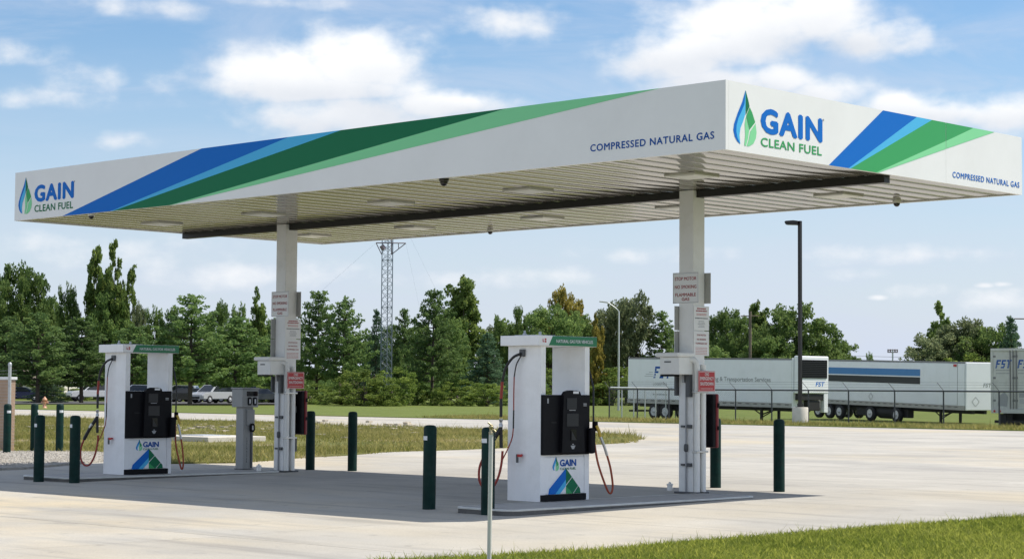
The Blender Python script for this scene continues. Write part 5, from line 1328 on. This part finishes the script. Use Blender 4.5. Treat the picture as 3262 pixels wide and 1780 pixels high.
# ------------------------------------------------------------------ trees
def leaf_quads(c, size, r, flat=0.0):
    """c (N,3) centres -> rhombus leaves (4N,3)"""
    n = len(c)
    a = r.normal(0, 1, (n, 3)); a[:, 2] *= (1 - flat); a /= np.linalg.norm(a, axis=1)[:, None]
    b = r.normal(0, 1, (n, 3)); b[:, 2] *= (1 - flat); b -= (b * a).sum(1)[:, None] * a; b /= np.linalg.norm(b, axis=1)[:, None] + 1e-9
    s = (size * r.uniform(.6, 1.35, n))[:, None]
    return np.stack([c - a * s, c - b * s * .55, c + a * s, c + b * s * .55], 1).reshape(-1, 3)
def tree_mesh(kind, seed):
    """unit tree: height 1, nominal half width .5 ; returns (trunk mesh, crown mesh)"""
    r = np.random.RandomState(seed); C_, T_ = [], []; sz = []; mb = MB()
    def limb(a, b, r0, r1): mb.tube([a, (np.array(a) * .5 + np.array(b) * .5) + r.normal(0, .006, 3), b], 0, 5, radii=[r0, (r0 + r1) / 2, r1])
    def clump(c, rad, n, tone, flat=.0, zs=.7):
        p = r.normal(0, 1, (n, 3)); p /= np.linalg.norm(p, axis=1)[:, None]; p *= (r.uniform(0, 1, n) ** .45)[:, None] * rad
        p[:, 2] *= zs
        C_.append(np.array(c) + p); T_.append(np.clip(tone + r.normal(0, .13, n), 0, 1)); sz.append(np.full(n, 1.0))
    if kind in ('pine', 'spruce'):
        lean = r.normal(0, .012, 2); z = .21 if kind == 'pine' else .05
        mb.tube([(0, 0, -.02), (lean[0] * .5, lean[1] * .5, .5), (lean[0], lean[1], .96)], 0, 7, radii=[.022, .014, .003])
        while z < .985:
            t = (z - .1) / .9
            if kind == 'pine': rad = .5 * min(1.0, (1.05 - t) ** .8 * 1.12) * (1 if z > .27 else .8)
            else: rad = .5 * (1.02 - t) ** .9
            nb = int(r.randint(5, 8)) if t < .75 else 4
            a0 = r.uniform(0, 6.28)
            for k in range(nb):
                a = a0 + k * 6.283 / nb + r.normal(0, .22); ln = rad * r.uniform(.55, 1.12) + .02
                dz = (.10 if kind == 'pine' else -.06) * ln + r.normal(0, .012)
                b0 = np.array([lean[0] * z, lean[1] * z, z]); b1 = b0 + np.array([math.cos(a) * ln, math.sin(a) * ln, dz])
                if ln > .15: limb(b0, b0 * .3 + b1 * .7, .006, .002)
                tone = r.uniform(.25, .75)
                m_ = max(2, int(ln / .055))
                for j in range(m_):
                    f_ = (j + .8) / m_
                    if f_ < .22: continue
                    c = b0 + (b1 - b0) * f_; c[2] += (.03 * f_ * f_ if kind == 'pine' else 0) + r.normal(0, .006)
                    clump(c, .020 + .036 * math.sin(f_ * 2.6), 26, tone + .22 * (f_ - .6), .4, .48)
            z += (.052 if kind == 'pine' else .040) * r.uniform(.75, 1.25)
        clump((lean[0], lean[1], .97), .03, 40, .6, 0, 1.6)
        q = leaf_quads(np.concatenate(C_), .0165 if kind == 'pine' else .0145, r, .35)
    else:
        if kind == 'poplar': nl, env = 8, (.42, .44)
        elif kind == 'bush': nl, env = 9, (.52, .5)
        else: nl, env = 8, (.5, .40)
        zt = {'poplar': .08, 'broad': .16, 'bush': .0}[kind]
        mb.tube([(0, 0, -.02), (r.normal(0, .01), r.normal(0, .01), .35), (r.normal(0, .02), r.normal(0, .02), .8 if kind != 'bush' else .4)], 0, 7, radii=[.026, .018, .004])
        tips = []
        if kind == 'poplar':
            lead = [(r.uniform(0, 6.28), r.uniform(.08, .26), r.uniform(.66, .98)) for _ in range(5)]; lead[0] = (0, .0, 1.0)
            for a, rr, h in lead:
                top_ = np.array([math.cos(a) * rr, math.sin(a) * rr, h]); b0 = np.array([0, 0, .2]); limb(b0, top_, .012, .002)
                z = .12
                while z < h:
                    f_ = z / h; ax = b0 * (1 - f_) + top_ * f_ ; ax[2] = z
                    w = .22 * (1 - f_ ** 2.2) * (.55 + .45 * min(1, f_ * 3)) + .035
                    for _ in range(3):
                        if r.rand() < .22: continue
                        aa = r.uniform(0, 6.28); q_ = ax + np.array([math.cos(aa), math.sin(aa), 0]) * w * r.uniform(.25, 1.1) + np.array([0, 0, r.normal(0, .02)])
                        tips.append((q_, .024 + .040 * r.rand()))
                    z += .042
        else:
            nt_ = 135 if kind == 'broad' else 80
            cz = zt + (1 - zt) * .52
            lob = r.normal(0, 1, (6, 3)); lob /= np.linalg.norm(lob, axis=1)[:, None]
            for k in range(nt_):
                d = r.normal(0, 1, 3); d /= np.linalg.norm(d)
                if kind == 'bush': d[2] = abs(d[2]) 
                bulge = .80 + .26 * max(0, (lob @ d).max()) ** 3
                rad = (r.uniform(0, 1) ** .35) * bulge
                if kind == 'bush': p_ = np.array([d[0] * .5 * rad, d[1] * .5 * rad, d[2] * .92 * rad])
                else:
                    hz = (1 - zt) * .5; p_ = np.array([d[0] * .5 * rad, d[1] * .5 * rad, cz + d[2] * hz * rad])
                tips.append((p_, r.uniform(.055, .095)))
            for p_, _ in tips[::4]: limb((0, 0, min(.4, zt + .1)), p_ * .92, .009, .002)
        for p_, rad in tips:
            dens_ = int(5200 * rad * rad * (5 if kind == 'poplar' else 2.6)) + 18
            clump(p_, rad, dens_, r.uniform(.15, .8), 0, .8)
            for _ in range(2): clump(p_ + r.normal(0, rad * .5, 3), rad * .45, 14, r.uniform(.3, .9))
        q = leaf_quads(np.concatenate(C_), .0165, r)
    tone = np.repeat(np.concatenate(T_), 4)
    rad = np.percentile(np.hypot(q[:, 0], q[:, 1]), 93); q = q * np.array([.5 / rad, .5 / rad, 1 / np.percentile(q[:, 2], 99.7)])
    mb.v = [(x * .5 / rad, y * .5 / rad, z) for x, y, z in mb.v]
    return mb, q, tone
LEAF = dict(pine='leaf_pine', spruce='leaf_spruce', poplar='leaf_poplar', broad='leaf_broad', bush='leaf_bush')
cache = {}
def tree_data(kind, seed, leaf):
    k = (kind, seed)
    if k not in cache:
        mb, q, tn = tree_mesh(kind, seed)
        ob = mb.build('trunk', M['bark']); tm = ob.data; bpy.data.objects.remove(ob)
        cache[k] = (tm, q, tn, {})
    tm, q, tn, byl = cache[k]
    if leaf not in byl: byl[leaf] = fastmesh('crown', q, 4, M[leaf], None, tn)
    return tm, byl[leaf]
TN = dict(pine='pine_tree', spruce='spruce_tree', poplar='poplar_tree', broad='broadleaf_tree', bush='bush')
def tree(kind, px, top, hw, dist, seed, label, leaf=None, base=None, dz=0.0):
    b = pt(px, dist); zt = pt(px, dist, top)[2]
    sp = dist / FPX * 1.0
    h = zt - dz; wx = hw * 2 * sp * (1.12 if kind != 'poplar' else 1.05)
    o = thing(TN[kind], (b[0], b[1], dz), label, 'bush' if kind == 'bush' else 'tree', 'bushes below the trees' if kind == 'bush' else 'trees behind the station', rng.uniform(0, 6.28))
    tm, cm = tree_data(kind, seed, leaf or LEAF[kind])
    for nm, me in (('trunk', tm), ('crown', cm)):
        c = bpy.data.objects.new(nm, me); link(c, o)
    o.scale = (wx, wx, h)
    return o
TREES = [
    ('broad', -18, 700, 52, 235, 34, 'tall tree cut by the left picture edge'),
    ('broad', 52, 668, 74, 232, 33, 'broad tall leafy tree left of the highest poplar pair'),
    ('broad', 120, 750, 40, 250, 32, 'tree filling in right of the broad tall one at far left'),
    ('broad', 172, 720, 30, 240, 31, 'slim tree just left of the highest tree'),
    ('poplar', 238, 626, 38, 240, 1, 'left stem of the highest poplar pair'),
    ('poplar', 284, 614, 42, 238, 4, 'right stem of the highest poplar pair'),
    ('broad', 346, 764, 26, 255, 33, 'small grey green tree above the left pump', 'leaf_grey'),
    ('broad', 392, 776, 30, 250, 31, 'leafy tree between the left pump header and the large pine'),
    ('pine', 95, 790, 92, 178, 11, 'large dark pine behind the leftmost bollards'),
    ('pine', 12, 800, 80, 190, 12, 'pine partly cut by the left picture edge'),
    ('pine', 205, 800, 88, 182, 13, 'pine behind the hose of the left pump'),
    ('pine', 330, 820, 75, 215, 12, 'pine seen through the frame of the left pump'),
    ('pine', 478, 744, 95, 172, 14, 'large pine directly right of the left pump'),
    ('pine', 590, 800, 95, 176, 11, 'broad pine between the left pump and the left column'),
    ('broad', 546, 762, 32, 245, 33, 'tree top above the broad pine'),
    ('broad', 602, 768, 28, 248, 31, 'tree top left of the slim poplar by the left column'),
    ('poplar', 641, 732, 28, 240, 3, 'slim tall poplar just left of the left column'),
    ('broad', 432, 776, 34, 250, 34, 'tree top behind the large pine right of the left pump'),
    ('spruce', 118, 935, 42, 185, 21, 'small bluish spruce behind the orange hydrant'),
    ('pine', 700, 800, 60, 200, 13, 'pine hidden behind the left column'),
    ('pine', 796, 735, 66, 205, 14, 'tall pine right of the left column'),
    ('pine', 862, 752, 60, 200, 12, 'bushy pine left of the mast'),
    ('spruce', 945, 783, 42, 240, 22, 'dark spruce immediately left of the mast'),
    ('pine', 1014, 780, 42, 245, 13, 'narrow pine immediately right of the mast'),
    ('pine', 1086, 733, 72, 196, 11, 'tall dark pine with a visible trunk in mid picture'),
    ('poplar', 1165, 704, 62, 235, 2, 'tall leafy poplar right of the dark mid pine'),
    ('broad', 1135, 800, 48, 225, 31, 'pale green tree low between the mid pine and the tall poplar'),
    ('spruce', 1225, 840, 62, 210, 21, 'dark rounded spruce left of the right pump'),
    ('broad', 1265, 800, 50, 245, 31, 'small broadleaf tree left above the right pump'),
    ('broad', 1300, 775, 30, 240, 34, 'narrow tree just above the right pump header'),
    ('broad', 1385, 770, 70, 225, 32, 'bushy broadleaf tree above the right pump'),
    ('broad', 1428, 728, 52, 235, 33, 'tree with a yellowing top above the right pump', 'leaf_yellow'),
    ('broad', 1455, 790, 60, 228, 31, 'green tree right of the yellowing one'),
    ('poplar', 1497, 795, 20, 205, 3, 'slim yellow autumn tree beside the right pump header', 'leaf_yellow'),
    ('broad', 1575, 742, 66, 235, 32, 'tall grey green tree behind the pale street light', 'leaf_grey'),
    ('broad', 1530, 780, 46, 240, 33, 'grey green tree left of the pale street light', 'leaf_grey'),
    ('pine', 1665, 785, 52, 235, 14, 'dark pine left of the right column'),
    ('broad', 1735, 800, 60, 240, 31, 'tree hidden behind the right column'),
    ('broad', 1826, 782, 56, 225, 33, 'round tree just right of the right column'),
    ('poplar', 1905, 765, 40, 232, 2, 'upright tree left of the dark lamp post'),
    ('broad', 2005, 765, 86, 215, 31, 'big round tree behind the dark lamp post'),
    ('broad', 2105, 850, 48, 225, 32, 'lower tree at the right end of the group behind the trailers'),
    ('broad', 1760, 860, 70, 210, 32, 'low tree in the group behind the first trailer'),
    ('broad', 1930, 850, 70, 212, 33, 'low dark tree beside the utility pole'),
    ('broad', 2190, 888, 12, 330, 31, 'tiny round tree far away above the second trailer'),
    ('poplar', 2366, 764, 40, 200, 4, 'spiky tree top at the left of the right hand group'),
    ('broad', 2365, 838, 76, 190, 31, 'rounded tree behind the second trailer', 'leaf_grey'),
    ('broad', 2420, 806, 78, 192, 33, 'rounded grey tree in the right hand group', 'leaf_grey'),
    ('broad', 2480, 816, 70, 190, 32, 'bright green rounded tree left of the spruce'),
    ('spruce', 2543, 800, 52, 185, 22, 'dark spruce at the right picture edge'),
    ('broad', 262, 735, 52, 237, 34, 'leafy tree at the foot of the highest poplar pair'),
    ('broad', 1865, 800, 50, 220, 34, 'rear tree filling the group between the right column and the lamp post'),
    ('broad', 2060, 815, 54, 222, 34, 'tree at the right shoulder of the big round one behind the lamp post'),
    ('broad', 300, 800, 44, 262, 32, 'rear tree filling the gap right of the highest pair'),
    ('broad', 520, 815, 50, 262, 34, 'rear tree filling the gap behind the large pine'),
    ('broad', 665, 806, 40, 262, 31, 'rear tree just left of the left column sign'),
    ('broad', 725, 790, 44, 262, 33, 'rear tree hidden by the left column'),
    ('broad', 905, 838, 40, 262, 32, 'low rear tree between the bushy pine and the dark spruce'),
    ('broad', 980, 820, 40, 262, 34, 'rear tree behind the mast'),
    ('broad', 1050, 815, 44, 262, 31, 'rear tree left of the tall dark mid pine'),
    ('broad', 1240, 812, 44, 262, 33, 'rear tree above the dark rounded spruce', 'leaf_grey'),
    ('broad', 1340, 792, 48, 255, 34, 'rear tree behind the bushy one above the right pump'),
    ('bush', 920, 930, 70, 185, 41, 'large bright bush below the pines left of the mast'),
    ('bush', 985, 925, 62, 188, 42, 'tall bright bush in front of the mast foot'),
    ('bush', 780, 965, 60, 195, 42, 'low bush below the pines right of the left column'),
    ('bush', 1040, 950, 55, 195, 41, 'bush left of the mid pine trunk'),
    ('bush', 1150, 955, 62, 192, 42, 'bush right of the mid pine trunk'),
    ('bush', 1225, 965, 60, 188, 41, 'wide bush left of the right pump'),
    ('bush', 700, 965, 60, 205, 41, 'bush behind the left column'),
    ('bush', 860, 975, 50, 190, 41, 'small bush below the bushy pine'),
    ('bush', 1400, 930, 90, 205, 42, 'tall bush seen through the frame of the right pump'),
    ('bush', 1540, 925, 75, 205, 41, 'tall bush behind the pale street light'),
    ('bush', 1640, 930, 70, 205, 42, 'tall bush left of the right column'),
    ('bush', 600, 955, 60, 225, 42, 'bush behind the parked black car'),
    ('bush', 440, 950, 70, 228, 41, 'bush behind the cars right of the left pump'),
    ('bush', 180, 965, 70, 212, 42, 'bush between the dark blue car and the white pickup'),
    ('bush', 290, 950, 80, 230, 41, 'bush behind the white pickup'),
    ('bush', 40, 955, 80, 230, 42, 'bush behind the dark blue car'),
    ('bush', 1780, 900, 90, 200, 41, 'bush above the roof of the first trailer'),
    ('bush', 2420, 890, 90, 185, 42, 'bush behind the nose of the second trailer'),
    ('bush', 2550, 890, 70, 183, 41, 'bush behind the third trailer'),
]
for T_ in TREES:
    kind, px, top, hw, dist, seed, lab = T_[:7]
    tree(kind, px, top, hw, dist, seed, lab, T_[7] if len(T_) > 7 else None)
# a far wood closes the horizon
mbv = []; tn_ = []; r_ = np.random.RandomState(77)
for k in range(420):
    px = r_.uniform(-400, 3000); d = r_.uniform(430, 520); b = pt(px, d); hgt = r_.uniform(4.5, 8.0)
    if 2150 < px < 2330: hgt *= .55
    n_ = 70
    c = r_.normal(0, 1, (n_, 3)); c /= np.linalg.norm(c, axis=1)[:, None]; c *= (r_.uniform(.3, 1, n_))[:, None]
    c = np.array([b[0], b[1], hgt * .45]) + c * np.array([4.5, 4.5, hgt * .5])
    mbv.append(leaf_quads(c, .75, r_)); tn_.append(np.repeat(np.clip(r_.uniform(.2, .7) + r_.normal(0, .15, n_), 0, 1), 4))
me = fastmesh('far_wood', np.concatenate(mbv), 4, M['leaf_broad'], None, np.concatenate(tn_))
tag(link(bpy.data.objects.new('far_wood', me)), 'distant green wood closing the horizon', 'wood', kind='stuff')
print('objects', len(bpy.data.objects))
